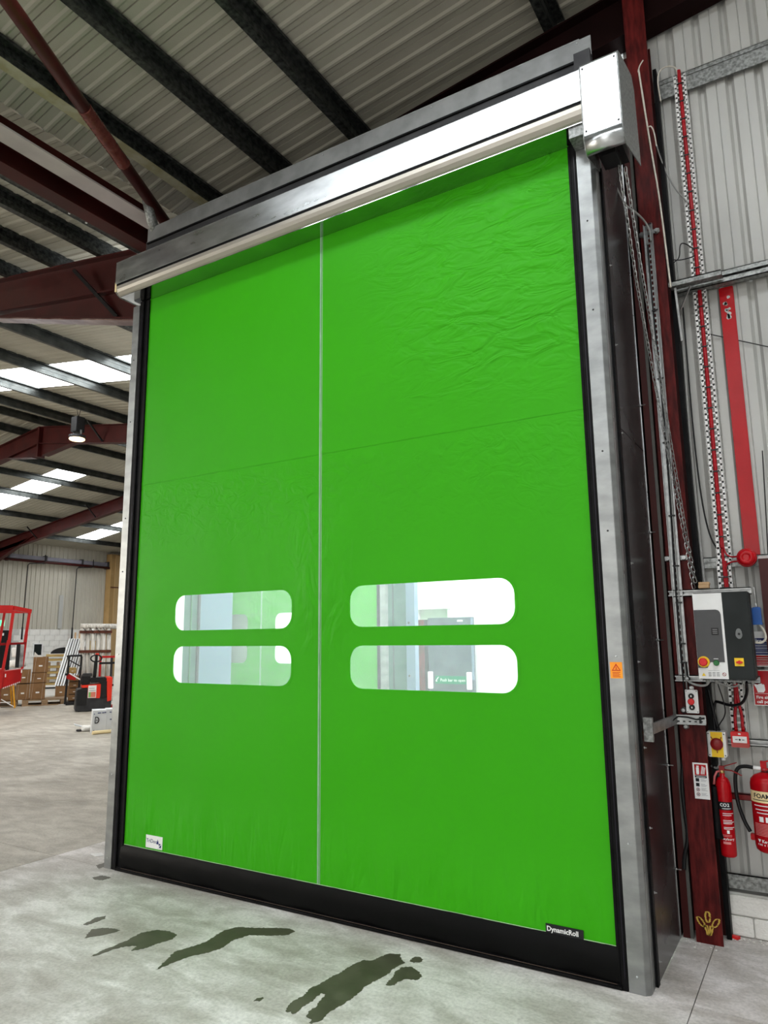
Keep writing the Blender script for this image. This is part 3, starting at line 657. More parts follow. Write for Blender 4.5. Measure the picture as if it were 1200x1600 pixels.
    b.build('triangle', mat('warning_red', (.55, .02, .01), .5, noise=1), st)
    b = MB(); b.box(3.3945, 3.3975, -.0255, -.0248, 1.391, 1.403); b.box(3.391, 3.401, -.0255, -.0248, 1.3895, 1.3915); b.build('pictogram', MATS['warning_red'], st)
    for k in range(5): MB().box(3.378, 3.414-(k % 2)*.006, -.0252, -.0246, 1.376-k*.0052, 1.378-k*.0052).build('print_line', MATS['warning_red'], st)
    return t
fast_door('large bright green roll-up door with four oval windows, front', 0, 0)
fast_door('second green roll-up door seen through the left oval windows', -3.24, 3.2, False)

# hood flap over the airlock and its lining: left and right tunnel sheets
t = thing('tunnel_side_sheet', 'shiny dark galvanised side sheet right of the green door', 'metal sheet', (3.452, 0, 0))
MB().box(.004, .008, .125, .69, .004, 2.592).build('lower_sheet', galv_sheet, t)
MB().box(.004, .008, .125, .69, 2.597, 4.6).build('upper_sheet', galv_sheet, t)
MB().box(-.002, .0035, .13, .69, 2.54, 2.65).build('seam_light_block', black_rub, t)  # black backing added to block light leaking through the sheet seam
MB().box(.006, .011, .685, .694, .004, 4.6).build('folded_edge', galv, t)
MB().box(-.004, .004, .694, 1.02, 0, 4.7).build('light_leak_closure', black_rub, t)  # black closure added to stop airlock light leaking past the sheet
MB().box(.004, .10, 1.004, 1.018, 0, 4.7).build('light_leak_closure', black_rub, t)  # second closure added against the same light leak
for k, z in enumerate((.09, .38, .66, 1.02, 1.42, 1.9, 2.57, 3.05, 3.5)):
    M = Matrix.Rotation(PI/2, 4, 'Y')
    MB().lathe([(.006, 0), (.006, .006), (.003, .007), (.003, .014)], n=8, M=M).build('bolt', chain_m, t, loc=(.008, .137, z))
for z in (.32, .84, 1.5, 2.1, 2.85):
    MB().lathe([(.007, 0), (.007, .008), (.0035, .009), (.0035, .03)], n=8, M=M).build('bolt', chain_m, t, loc=(.008, .68, z+.02))
t = thing('tunnel_side_sheet', 'pale blue lining sheet seen through the left oval windows', 'metal sheet', (-.15, 0, 0))
MB().box(-.006, 0, .76, 1.16, 0, 4.3).build('sheet', pale_blue, t)
MB().box(-.006, .004, .10, .60, 0, 4.3).build('white_lining', white_wall, t)
MB().box(-.006, .006, .60, .74, 0, 4.3).build('green_reflection_strip', teal_gl, t)  # teal colour stands in for a green reflection on the inner jamb
MB().box(-.006, .016, .665, .672, 0, 4.3).build('green_reflection_strip_fold', green_btn, t)
MB().box(-.006, .02, .742, .762, 0, 4.3).build('black_edge', dk_grey, t)

# ------------------------------------------------------------------ AIRLOCK seen through the windows
def setm(name, m, *a):
    return MB().box(*a).build(name, m, None, kind='structure')
setm('wall_airlock_far', white_wall, -.62-.9, 3.9, 5.2, 5.25, 0, 4.4)
for i_, c_ in enumerate(((-1.22, -.22, 1.16, 1.20), (-1.26, -1.22, 1.16, 2.12), (-2.12, -1.22, 2.08, 2.12), (-2.14, -2.10, 2.12, 3.16), (-3.70, -2.10, 3.10, 3.14), (-3.70, -3.66, 3.14, 3.40))):
    setm('wall_airlock_%d' % (i_+1), white_wall, c_[0], c_[1], c_[2], c_[3], 0, 4.4)
setm('wall_airlock_side', white_wall, -1.57, -1.52, 3.35, 5.2, 0, 4.4)
setm('wall_airlock_right', white_wall, 3.56, 3.6, 1.02, 5.2, 0, 4.4)
setm('wall_airlock_partition', white_wall, -3.7, -1.5, 3.36, 3.42, 0, 4.4)
setm('added_glow_ceiling', lobby_e, -1.2, 3.56, 1.22, 5.2, 4.40, 4.42); setm('ceiling_airlock_side', white_wall, -2.1, -1.2, 2.1, 5.2, 4.40, 4.42); setm('ceiling_airlock_end', white_wall, -3.7, -2.1, 3.12, 5.2, 4.40, 4.42)  # first slab glows, added as the airlock's light source
setm('ceiling_tunnel', white_wall, -.2, 3.5, .12, 1.02, 4.66, 4.70)
t = thing('partition_panel', 'grey green panel with pale post beyond the right oval windows', 'panel', (0, 3.2, 0))
MB().box(.135, .445, 0, .05, 0, 4.2).build('infill', teal_gl, t)
MB().box(.445, .55, -.02, .06, 0, 4.2).build('post', pale_blue, t)
MB().box(.270, .278, -.006, 0, 0, 4.2).build('joint', dk_grey, t)
for z in (1.15, 1.7): MB().lathe([(.012, 0), (.012, .008)], n=10, M=Matrix.Rotation(PI/2, 4, 'X')).build('bolt', dk_grey, t, loc=(.48, -.02, z))
d1 = MB(); d1.box(-.51, -.47, 5.12, 5.2, 0, 1.94); d1.box(-.02, .02, 5.12, 5.2, 1.80, 1.94); d1.box(-.53, .04, 5.10, 5.2, 1.92, 1.965)
d1.build('door_1', white_pl, None, kind='structure')
t = thing('escape_door', 'dark glazed escape door with green push bar sign, through right windows', 'door', (0, 5.08, 0))
MB().box(-.298, .362, 0, .04, .005, 1.80).build('leaf', dk_panel if 0 else mat('grey_door_leaf', (.06, .08, .10), .4, color2=(.09, .115, .14), nscale=7), t)
MB().box(-.46, -.36, .01, .06, .005, 1.78).build('dark_jamb', red_post, t)
MB().box(-.36, -.31, .01, .06, .005, 1.78).build('seal', black_rub, t)
MB().box(.335, .362, -.012, 0, 1.0, 1.79).build('edge_rail', pale_blue, t)
for x in (-.26, .30): MB().box(x-.03, x+.03, -.05, 0, .88, 1.10).build('push_bar_end', white_pl, t, bevel=.006)
sg = MB().box(-.20, .28, -.008, -.001, .945, 1.045).build('sign', mat('sign_green', (.0, .20, .10), .5, noise=1), t)
text('Push bar to open', .055, white_ink, sg, (-.125, -.010, .975), squash=.95)
b = MB(); b.bar((-.19, -.010, .98), (-.15, -.010, 1.03), .002, .01); b.bar((-.19, -.010, .98), (-.17, -.010, .975), .002, .01); b.build('arrow', white_ink, sg)
MB().box(.14, .22, -.006, -.0005, 1.745, 1.765).build('door_plate', white_ink, t)

# ------------------------------------------------------------------ RED COLUMN AND WHAT HANGS ON IT
t = thing('steel_column', 'dark red steel column with worn paint, right of the door', 'column', (3.60, .69, 0))
MB().box(-.065, .062, 0, .010, 0, 5.75).build('front_flange', red_post, t)
b = MB(); b.box(-.006, .006, .01, .105, 0, 5.35); b.build('web', red_ox, t)
MB().box(-.11, .055, .158, .172, 0, 5.3).build('back_flange', red_ox, t)
rnd = random.Random(12); first = None
b = MB()
def smear(P, w1):
    Q = []
    for k in range(len(P)-1):
        for u in (0, .33, .66): Q.append((P[k][0]+(P[k+1][0]-P[k][0])*u, P[k][1]+(P[k+1][1]-P[k][1])*u))
    L_ = [(x-w1*rnd.uniform(.4, 1), z) for x, z in Q]; R_ = [(x+w1*rnd.uniform(.4, 1), z+.001) for x, z in Q]
    for k in range(len(Q)-1): b.prism([(L_[k][0], -.0012, L_[k][1]), (R_[k][0], -.0012, R_[k][1]), (R_[k+1][0], -.0012, R_[k+1][1]), (L_[k+1][0], -.0012, L_[k+1][1])], (0, .001, 0))
for cx, cz, a in ((-.036, .100, 35), (-.002, .128, 0), (.034, .105, -35)):
    M = Matrix.Translation((cx, -.0012, cz)) @ Matrix.Rotation(math.radians(-a), 4, 'Y')
    P = [M @ Vector((.011*math.cos(k*PI/8), 0, .027*math.sin(k*PI/8))) for k in range(17)]
    smear([(p.x, p.z) for p in P], .0062)
for dx in (-.012, -.004, .004, .012): smear([(dx*1.8, .088), (dx, .06), (dx*.4-.002, .03+.3*abs(dx))], .0058)
b.build('spray_mark', spray_y, t, label='yellow sprayed hand-like mark')
t = thing('steel_jamb', 'thin dark red upright between side sheet and red column', 'column', (3.48, .72, 0))
MB().box(-.012, .022, 0, .02, 0, 4.9).build('face', red_ox, t)
MB().box(.022, .038, .004, .02, 0, 4.9).build('grey_strip', mat('dull_grey_paint', (.10, .10, .09), .6, color2=(.14, .14, .13), nscale=4), t)
MB().box(.038, .2, .13, .15, 0, 4.9).build('back_strip', black_pl, t)
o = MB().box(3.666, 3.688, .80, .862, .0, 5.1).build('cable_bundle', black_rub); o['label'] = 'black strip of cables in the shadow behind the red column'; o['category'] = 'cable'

# slotted tray with cables on the column
def slotted(b, x0, x1, y, z0, z1, slot=.022, gap=.012):
    """web of an upright slotted channel: real holes between the bars"""
    xm = (x0+x1)/2; s = (x1-x0)*.18
    b.box(x0, xm-s*.5, y, y+.002, z0, z1); b.box(xm+s*.5, x1, y, y+.002, z0, z1)
    z = z0
    while z < z1:
        b.box(xm-s*.5, xm+s*.5, y, y+.002, z, min(z1, z+gap)); z += slot+gap
    b.box(x0, x0+.003, y-.018, y, z0, z1); b.box(x1-.003, x1, y-.018, y, z0, z1)
t = thing('cable_tray', 'upright slotted metal cable channel clamped on the red column', 'cable tray')
b = MB(); slotted(b, 3.560, 3.612, .660, 1.33, 3.97); b.build('channel', galv_tray, t)
MB().tube([(3.583+.006*math.sin(z*3), .652, z) for z in [1.20+.12*i for i in range(23)]], .0045, 8).build('cable', cable_b, t)
MB().tube([(3.597+.006*math.sin(z*2.2+1), .652, z) for z in [1.26+.12*i for i in range(22)]], .0045, 8).build('cable', cable_g, t, label='light grey cable')
for z in (3.97, 3.42, 3.0, 2.62, 2.2, 1.92, 1.72, 1.5, 1.4): MB().box(3.572, 3.606, .6455, .6515, z-.004, z+.004).build('cable_tie', black_pl, t)
for z in (3.93, 1.965):
    for x in (3.545, 3.630):
        cl = MB().lathe([(.017, 0), (.017, .012), (.011, .016), (.011, .024)], n=14, M=Matrix.Rotation(PI/2, 4, 'X')).build('beam_clamp', galv_tray, t, loc=(x, .690, z))
    MB().box(3.53, 3.645, .676, .684, z-.012, z+.012).build('clamp_bar', galv_tray, t)
# bent bracket with cable from the side sheet to the column
t = thing('strut_bracket', 'bent zinc channel carrying cable from side sheet to column', 'bracket')
b = MB()
for z in (1.084, 1.128): b.bar((3.50, .14, z), (3.53, .62, z), .012, .005); b.bar((3.53, .62, z), (3.675, .64, z), .012, .005)
b.bar((3.505, .14, 1.106), (3.535, .63, 1.106), .003, .04); b.bar((3.535, .634, 1.106), (3.675, .652, 1.106), .003, .04)
b.build('channel', galv_tray, t)
b = MB()
for k in range(5): b.bar((3.5355+.028*k, .6315+.0035*k, 1.096), (3.5475+.028*k, .633+.0035*k, 1.096), .003, .006)
b.build('slot', black_ink, t)
MB().tube([(3.50, .13, 1.10), (3.505, .3, 1.11), (3.52, .5, 1.10), (3.545, .615, 1.122), (3.59, .63, 1.118), (3.63, .634, 1.108), (3.67, .64, 1.115)], .004, 8).build('cable', cable_b, t)
MB().box(3.645, 3.655, .628, .634, 1.09, 1.122).build('cable_tie', black_pl, t)
for x, z in ((3.565, 1.150), (3.570, 1.066)): MB().lathe([(.016, 0), (.016, .014), (.009, .018), (.009, .03)], n=14, M=Matrix.Rotation(PI/2, 4, 'X')).build('beam_clamp', galv_tray, t, loc=(x, .690, z))
MB().box(3.468, 3.510, .125, .15, 1.05, 1.16).build('end_plate', galv_dull, t)

# chains
def chain(path, name, label, r=.0026, L=.036, wd=.017):
    P = [Vector(p) for p in path]; seg = []; b = MB(); pos = 0; cum = [0]
    for a_, b_ in zip(P, P[1:]): cum.append(cum[-1]+(b_-a_).length)
    def at(s):
        for i in range(len(P)-1):
            if s <= cum[i+1]: return P[i].lerp(P[i+1], (s-cum[i])/(cum[i+1]-cum[i])), (P[i+1]-P[i]).normalized()
        return P[-1], (P[-1]-P[-2]).normalized()
    k = 0; s = 0
    while s < cum[-1]:
        p, d_ = at(s); q = d_.to_track_quat('Z', 'Y').to_matrix() @ Matrix.Rotation(PI/2*(k % 2)+.5, 3, 'Z')
        pts = [p+q @ Vector((wd/2*math.cos(a), 0, (L-wd)/2*(1 if math.sin(a) >= 0 else -1)+wd/2*math.sin(a))) for a in [PI/4*j+.001 for j in range(8)]]
        b.tube(pts, r, 5, closed=True); s += L-2.6*r-.002; k += 1
    o = b.build('chain_links', chain_m, None); o.name = name; o['label'] = label; o['category'] = 'chain'
    return o
chain([(3.575, -.02, 4.06), (3.578, 0, 3.924), (3.575, .22, 3.42), (3.59, .42, 2.95), (3.62, .55, 2.45), (3.652, .63, 2.05), (3.668, .66, 1.80)], 'hand_chain', 'left strand of zinc chain slanting from motor cover past the column')
chain([(3.605, 0, 3.93), (3.606, .2, 3.5), (3.618, .42, 3.0), (3.64, .55, 2.45), (3.662, .63, 2.05), (3.680, .66, 1.82)], 'hand_chain', 'right strand of zinc chain slanting from motor cover past the column')
def cab(path, r, m, name, label, cat='cable', n=8, sm=3):
    P = [Vector(p) for p in path]
    for _ in range(sm):
        Q = [P[0]]
        for a_, b_ in zip(P, P[1:]): Q += [a_.lerp(b_, .25), a_.lerp(b_, .75)]
        Q.append(P[-1]); P = Q
    o = MB().tube(P, r, n).build(name, m); o['label'] = label; o['category'] = cat; return o
cab([(3.607, .655, 5.02), (3.64, .655, 4.45), (3.664, .66, 4.14), (3.683, .665, 3.545)], .0055, rope_m, 'hanging_cord', 'off-white cord hanging slanted across the red column', 'cord')
cab([(3.604, .65, 5.0), (3.616, .64, 5.03), (3.640, .64, 5.06)], .004, rope_m, 'cord_tail', 'short frayed tail of white cord at the column top', 'cord')
cab([(3.632, .65, 4.60), (3.655, .64, 4.60), (3.668, .65, 4.55), (3.672, .66, 4.47)], .004, rope_m, 'cord_loop', 'loose white cord loop beside the slanted cord', 'cord')
cab([(3.45, .5, 4.19), (3.48, .5, 4.09), (3.499, .5, 4.038), (3.54, .52, 4.005), (3.575, .62, 3.985), (3.597, .645, 3.93), (3.598, .652, 3.86)], .0055, cable_g, 'grey_cable', 'grey cable looping from the motor cover into the slotted channel')
cab([(3.60, .76, 4.9), (3.633, .78, 4.70), (3.668, .80, 4.47), (3.722, .82, 4.27), (3.80, .84, 4.14)], .0045, cable_g, 'grey_cable', 'grey cable slanting from column top to the red cable run')
cab([(3.69, .80, 3.78), (3.73, .80, 3.765), (3.785, .82, 3.775), (3.81, .84, 3.79)], .0035, cable_b, 'black_cable', 'lower thin loose cable above the bracket shelf')
cab([(3.69, .80, 3.76), (3.73, .80, 3.78), (3.735, .80, 3.87), (3.76, .82, 3.88), (3.81, .84, 3.83)], .0035, cable_b, 'black_cable', 'upper curled thin cable above the bracket shelf')
cab([(3.565, .71, 1.0), (3.52, .70, .80), (3.525, .70, .62), (3.535, .70, .50), (3.505, .70, .40), (3.50, .70, .34)], .010, cable_b, 'black_hose', 'thick black cable bulging between side sheet and red column')
cab([(3.70, .86, 3.45), (3.69, .85, 2.6), (3.70, .85, 1.82)], .008, cable_g, 'grey_conduit', 'light grey conduit running down right of the red column')
cab([(3.715, .86, 3.49), (3.71, .85, 2.6), (3.735, .85, 2.12), (3.80, .86, 1.98)], .0045, cable_b, 'black_cable', 'thin black cable curving behind the middle wall rail')
cab([(3.80, .885, 3.32), (4.0, .885, 3.22), (4.3, .885, 3.07)], .003, cable_b, 'black_cable', 'thin black line sagging across the upper wall sheeting')
cab([(4.055, .86, 2.55), (4.045, .86, 2.3), (4.02, .86, 1.75)], .003, cable_b, 'black_cable', 'thin black wire dropping at the right edge above the red post')

# wall rails
def rail(z, h, x0, label, m=galv_dull, y0=.856, x1=12):
    t = MB(); t.box(x0, x1, .862, .868, z-h/2, z+h/2); t.box(x0, x1, y0, .866, z+h/2-.005, z+h/2); t.box(x0, x1, y0+.012, .866, z-h/2, z-h/2+.005); t.box(x0, x1, y0, y0+.004, z+h/2-.03, z+h/2); t.box(x0, x1, y0+.012, y0+.016, z-h/2, z-h/2+.03)
    o = t.build('wall_rail', m); o['label'] = label; o['category'] = 'rail'
rail(4.98, .13, 3.68, 'top mottled galvanised rail across the wall sheeting')
rail(3.60, .07, 3.69, 'second mottled wall rail, above the wide red strip', y0=.80, x1=12)
rail(1.945, .06, 3.69, 'third wall rail, behind the round red sounder')
rail(.272, .075, 3.68, 'lowest grey wall rail, just above the painted bricks')
rail(.70, .035, 3.72, 'thin wall rail behind the fire extinguishers', red_dark, .84)
t = thing('bracket_shelf', 'grey folded bracket shelf sticking out over the wall, mid right', 'bracket')
b = MB(); b.box(3.668, 3.95, .69, .80, 3.585, 3.592); b.box(3.668, 3.95, .69, .694, 3.560, 3.592); b.build('folded_plate', galv_dull, t)
MB().bar((3.70, .72, 3.56), (3.705, .78, 3.25), .012, .012).build('strut', galv_tray, t)
MB().bar((3.78, .74, 3.56), (3.71, .79, 3.45), .008, .008).build('brace', galv_tray, t)
# slotted tray with red cable on the wall
t = thing('cable_tray', 'upright slotted tray with bright red cable on the white wall', 'cable tray')
def tray(z0, z1, x):
    b = MB(); b.box(x-.034, x-.022, .852, .855, z0, z1); b.box(x+.022, x+.034, .852, .855, z0, z1)
    z = z0
    while z < z1: b.box(x-.034, x+.034, .852, .855, z, z+.011); z += .034
    b.box(x-.036, x-.034, .842, .856, z0, z1); b.box(x+.034, x+.036, .842, .856, z0, z1)
    return b
tray(1.95, 5.03, 3.815).build('slotted_strip', white_pl, t); tray(1.04, 1.95, 3.808).build('slotted_strip', white_pl, t)
P = [(3.700, .80, 4.86), (3.690, .79, 5.02), (3.72, .80, 5.09), (3.78, .83, 5.10), (3.814, .845, 5.06), (3.815, .846, 4.5), (3.815, .846, 3.5), (3.812, .846, 2.6), (3.808, .846, 2.02)]
cab(P[4:], .0115, cable_r, 'red_cable', 'bright red fire alarm cable in the slotted wall tray')
cab(P[:6], .0045, rope_m, 'looped_wire', 'pale wire looping over the top of the red cable', 'wire')
cab([(3.808, .846, 2.02), (3.808, .846, 1.80), (3.806, .846, 1.4), (3.808, .84, 1.2), (3.795, .83, 1.12), (3.795, .82, 1.06)], .008, cable_r, 'red_cable', 'left red cable going down into the call point')
cab([(3.816, .846, 1.95), (3.816, .846, 1.4), (3.814, .84, 1.2), (3.830, .83, 1.12), (3.828, .82, 1.06)], .008, cable_r, 'red_cable', 'right red cable going down into the call point')
for i in range(24):
    z = 4.96-i*.125
    MB().box(3.797, 3.833, .8325, .8385, z-.0035, z+.0035).build('cable_tie', black_pl, t)
for z in (1.86, 1.80, 1.16, 1.30): MB().box(3.780, 3.836, .832, .838, z-.003, z+.003).build('cable_tie', black_pl, t)
# wide red strip
o = MB().box(3.915, 3.992, .876, .890, 1.97, 3.565).build('red_strip', red_paint, bevel=.004); o['label'] = 'wide glossy red strip down the wall sheeting'; o['category'] = 'strip'
fw2 = bpy.data.objects['red_strip']
b = MB(); rnd = random.Random(9)
for k in range(14):
    cx, cz, s_ = rnd.uniform(3.935, 3.965), rnd.uniform(3.37, 3.50), rnd.uniform(.004, .013)
    b.prism([(cx+s_*math.cos(a), .8752, cz+s_*1.5*math.sin(a)*rnd.uniform(.5, 1)) for a in [j*PI/4 for j in range(8)]], (0, .0008, 0))
b.build('peeled_patch', liner_wall, fw2)
# sounder
t = thing('alarm_sounder', 'round glossy red alarm sounder on the middle wall rail', 'alarm', (3.93, .80, 1.955))
M = Matrix.Rotation(PI/2, 4, 'X')
MB().lathe([(.045, -.02), (.050, 0), (.050, .018), (.046, .022)], n=32, M=M).build('base', red_paint, t)
MB().lathe([(.045, .02), (.044, .034), (.034, .046), (.020, .050), (.018, .046), (.010, .048)], n=32, M=M).build('dome', red_paint, t)
cab([(3.812, .84, 2.10), (3.818, .835, 1.99), (3.85, .82, 1.965), (3.885, .80, 1.965)], .0045, cable_r, 'red_cable', 'upper red cable branching to the round sounder')
cab([(3.812, .84, 1.86), (3.818, .835, 1.925), (3.85, .82, 1.94), (3.885, .80, 1.94)], .0045, cable_r, 'red_cable', 'lower red cable branching to the round sounder')
t = thing('red_post', 'dark red upright at the right edge beside the sounder', 'post', (4.00, .78, 0))
MB().box(-.015, .13, 0, .012, 1.40, 1.945).build('face', red_ox, t); MB().box(.05, .06, .012, .085, 1.40, 1.945).build('web', red_ox, t); MB().box(-.015, .13, 0, .085, 1.945, 1.957).build('cap_plate', lilac_pale, t)

# ------------------------------------------------------------------ CONTROL BOX
t = thing('control_box', 'white and anthracite door control box with red stop button', 'control box', (3.68, .62, 1.322))
MB().box(0, .262, -.12, 0, 0, .438).build('enclosure', dk_panel, t, bevel=.006)
face = -.122
MB().box(.001, .139, face-.003, face, .004, .434).build('white_fascia', white_pl, t)
pts = [(.003, .055), (.135-.012, .086), (.1235, .30)] 
pl = [(.002, .058), (.045, .058), (.055, .075), (.062, .087), (.128, .087), (.128, .325), (.125, .337), (.118, .346), (.106, .350), (.002, .350)]
MB().prism([(x, face-.006, z) for x, z in pl], (0, .0035, 0)).build('grey_fascia', grey_pl, t)
MB().box(.078, .112, face-.008, face-.0055, .222, .258).build('display', black_pl, t)
b = MB()
for k in range(3): b.box(.084, .106, face-.0088, face-.008, .230+k*.009, .233+k*.009)
b.build('display_text', grey_ink, t)
st = MB().lathe([(.028, 0), (.028, .006)], n=28, M=M).build('stop_collar', yellow, t, loc=(.030, face-.004, .088))
MB().lathe([(.0285, 0), (.0285, .003)], n=28, M=M).build('collar_ring', mat('orange_ring', (.8, .3, .12), .4, noise=1), st, loc=(0, 0, 0))
MB().lathe([(.012, .006), (.012, .018), (.020, .02), (.020, .032), (.016, .036)], n=28, M=M).build('stop_button', red_pl, st)
g = MB().lathe([(.014, 0), (.014, .005), (.011, .006), (.011, .012)], n=24, M=M).build('start_button', green_btn, t, loc=(.088, face-.005, .083))
MB().box(-.011, .011, -.0022, -.0012, .019, .022).build('button_label', white_ink, g)
b = MB(); b.prism([(.016, face-.0038, .018), (.034, face-.0038, .018), (.025, face-.0038, .034)], (0, .0006, 0)); b.build('caution_symbol', yellow, t)
b = MB()
for c in range(3):
    for k in range(6): b.box(.047+c*.019, .047+c*.019+.014, face-.0038, face-.0031, .016+k*.004, .0175+k*.004)
b.box(.047, .10, face-.0038, face-.0031, .045, .0462); b.build('fascia_print', grey_ink, t)
ring([(.120+.009*math.cos(k*PI/10), .027+.009*math.sin(k*PI/10)) for k in range(20)], [(.120+.0068*math.cos(k*PI/10), .027+.0068*math.sin(k*PI/10)) for k in range(20)], face-.004, face-.003).build('prohibition_symbol', red_dark, t)
MB().bar((.114, face-.0038, .033), (.126, face-.0038, .021), .001, .002).build('symbol_stroke', red_dark, t)
b = MB(); pts = [(.203+.016*math.cos(a)*(1 if math.sin(a) < 0 else .9), .228+.026*math.sin(a)) for a in [k*PI/12 for k in range(24)]]
b.prism([(x, face-.004, z) for x, z in pts if x > .186], (0, .004, 0)); b.build('lock_plate', mat('lock_grey', (.16, .17, .17), .35, noise=1), t)
MB().lathe([(.006, 0), (.006, .004)], n=12, M=M).build('lock', black_pl, t, loc=(.204, face-.004, .226))
iso = MB().box(.172, .214, face-.006, face, .068, .108).build('isolator_plate', yellow, t)
b = MB(); b.box(.179, .209, face-.014, face-.006, .082, .092); b.box(.188, .200, face-.016, face-.006, .079, .096); b.build('isolator_knob', red_pl, iso, bevel=.002)
for k in range(6):
    gx = .03+k*.042
    MB().lathe([(.010, 0), (.010, -.010), (.0075, -.012), (.0065, -.024)], n=12).build('cable_gland', cable_g, t, loc=(gx, -.06, -.001))
t2 = thing('mounting_strut', 'upper zinc strut behind the control box', 'strut')
def strut(x0, x1, z, par, y=.655):
    b = MB(); b.box(x0, x1, y-.004, y+.03, z+.014, z+.019); b.box(x0, x1, y-.004, y+.03, z-.019, z-.014); b.box(x0, x1, y+.026, y+.03, z-.019, z+.019)
    b.box(x0, x1, y-.004, y-.001, z+.008, z+.019); b.box(x0, x1, y-.004, y-.001, z-.019, z-.008)
    return b.build('strut_channel', galv_tray, par)
strut(3.538, 3.945, 1.770, t2)
t2 = thing('mounting_strut', 'lower zinc strut behind the control box', 'strut'); strut(3.538, 3.945, 1.316, t2)
for x in (3.60, 3.67): MB().lathe([(.008, 0), (.008, .012)], n=10, M=M).build('bolt', galv_tray, t2, loc=(x, .655, 1.316))
t2 = thing('mounting_strut', 'zinc strut behind the red call point', 'strut'); strut(3.72, 4.6, .982, t2, .835)
t2 = thing('timber_offcut', 'small pale timber offcut lying on the strut above the control box', 'timber', (3.70, .60, 1.79))
b = MB(); b.box(0, .052, 0, .05, 0, .016); b.build('block', wood, t2, bevel=.001); MB().box(.002, .054, .002, .05, .0165, .032).build('block', wood, t2, bevel=.001)
# blue device
t = thing('blue_unit', 'small blue device hanging right of the control box', 'device', (3.958, .70, 1.60))
MB().box(-.021, .021, -.02, .02, 0, .085).build('body', blue_pl, t, bevel=.004); MB().box(-.023, .023, -.022, .022, -.006, .004).build('foot', blue_pl, t); MB().cyl((0, 0, .085), (0, 0, .105), .004, 8).build('gland', white_pl, t)
MB().tube([(0, 0, .10), (-.002, .005, .19)], .0015, 6).build('wire', white_pl, t)
cab([(3.965, .70, 1.595), (3.985, .70, 1.56), (3.990, .70, 1.52), (3.965, .70, 1.50), (3.94, .66, 1.505)], .006, rope_m, 'white_cable', 'short white cable curling below the blue device')
# cables below the box
cab([(3.60, .60, 1.315), (3.64, .57, 1.29), (3.70, .56, 1.285), (3.72, .56, 1.31)], .006, cable_g, 'grey_cable', 'pale grey cable sagging left under the control box')
cab([(3.755, .56, 1.31), (3.80, .58, 1.285), (3.84, .57, 1.285), (3.86, .56, 1.30)], .0045, cable_g, 'grey_cable', 'pale thin cable sagging right under the control box')
cab([(3.755, .56, 1.31), (3.768, .66, 1.20), (3.765, .72, 1.13), (3.72, .76, 1.07), (3.70, .78, 1.03)], .003, cable_b, 'black_cable', 'thin black cable dropping from the middle gland')
cab([(3.89, .56, 1.31), (3.885, .62, 1.25), (3.85, .68, 1.19), (3.79, .74, 1.175), (3.73, .78, 1.19), (3.705, .80, 1.19), (3.69, .80, 1.10), (3.70, .80, 1.0)], .0075, cable_b, 'black_cable', 'thick black cable swinging down left from the last gland')
cab([(3.68, .80, 1.25), (3.70, .80, 1.1), (3.722, .80, 1.0)], .009, cable_b, 'black_cable', 'black cable entering the yellow switch from above')
# push button station
t = thing('push_button_station', 'white plate with red button between two black ones', 'switch', (3.617, .68, 1.20))
MB().box(-.028, .028, -.045, -.005, -.057, .057).build('housing', grey_pl, t, bevel=.004)
MB().box(-.031, .031, -.050, -.045, -.060, .060).build('face_plate', white_pl, t, bevel=.002)
for z in (.028, -.030): 
    k = MB().lathe([(.0135, 0), (.0135, .010), (.010, .012)], n=20, M=M).build('black_button', black_pl, t, loc=(-.001, -.05, z))
    MB().box(-.003, .003, -.0135, -.0122, -.0045, .0045).build('button_mark', white_ink, k)
MB().lathe([(.010, 0), (.010, .012), (.0165, .014), (.0165, .022), (.013, .025)], n=24, M=M).build('stop_button', red_pl, t, loc=(-.002, -.05, 0))
for x in (-.025, .025):
    for z in (-.053, .053): MB().lathe([(.0025, 0), (.0025, .001)], n=8, M=M).build('screw', black_ink, t, loc=(x, -.05, z))
MB().lathe([(.012, 0), (.012, .014), (.007, .018)], n=14).build('cable_gland', white_pl, t, loc=(-.001, -.025, .059))
cab([(3.610, .655, 1.275), (3.605, .65, 1.32), (3.598, .652, 1.40)], .0045, cable_b, 'black_cable', 'short black cable into the push button plate')
# isolator
t = thing('isolator_switch', 'yellow and white rotary switch with dark red knob', 'switch', (3.704, .78, .973))
MB().box(-.045, .045, -.035, .06, -.065, .065).build('housing', white_pl, t, bevel=.004)
MB().box(-.027, .031, -.0375, -.035, -.064, .064).build('yellow_plate', yellow, t)
MB().lathe([(.031, 0), (.031, .010), (.028, .014), (.010, .016)], n=32, M=M).build('rotary_knob', red_dark, t, loc=(.001, -.0375, .003))
b = MB(); b.bar((-.018, -.042, .028), (-.026, -.042, .040), .006, .004); b.bar((.020, -.042, .028), (.026, -.042, .040), .006, .004); b.bar((.001, -.042, -.026), (.001, -.042, -.042), .004, .004, (1, 0, 0)); b.build('knob_pointer', red_dark, t)
b = MB(); b.box(-.018, .022, -.0382, -.0375, .052, .0535); b.box(-.018, .022, -.0382, -.0375, -.053, -.0515); b.build('plate_print', orange_l, t)
for x in (-.038, .038):
    for z in (-.054, .054): MB().lathe([(.0032, 0), (.0032, .001)], n=8, M=M).build('screw', black_ink, t, loc=(x, -.035, z))
MB().lathe([(.011, 0), (.011, -.014), (.008, -.018)], n=14).build('cable_gland', white_pl, t, loc=(.024, -.01, -.065))
cab([(3.705, .79, .905), (3.705, .79, .87), (3.695, .79, .845), (3.68, .80, .845), (3.66, .82, .85)], .0065, cable_g, 'grey_conduit', 'grey conduit curling out under the yellow switch')
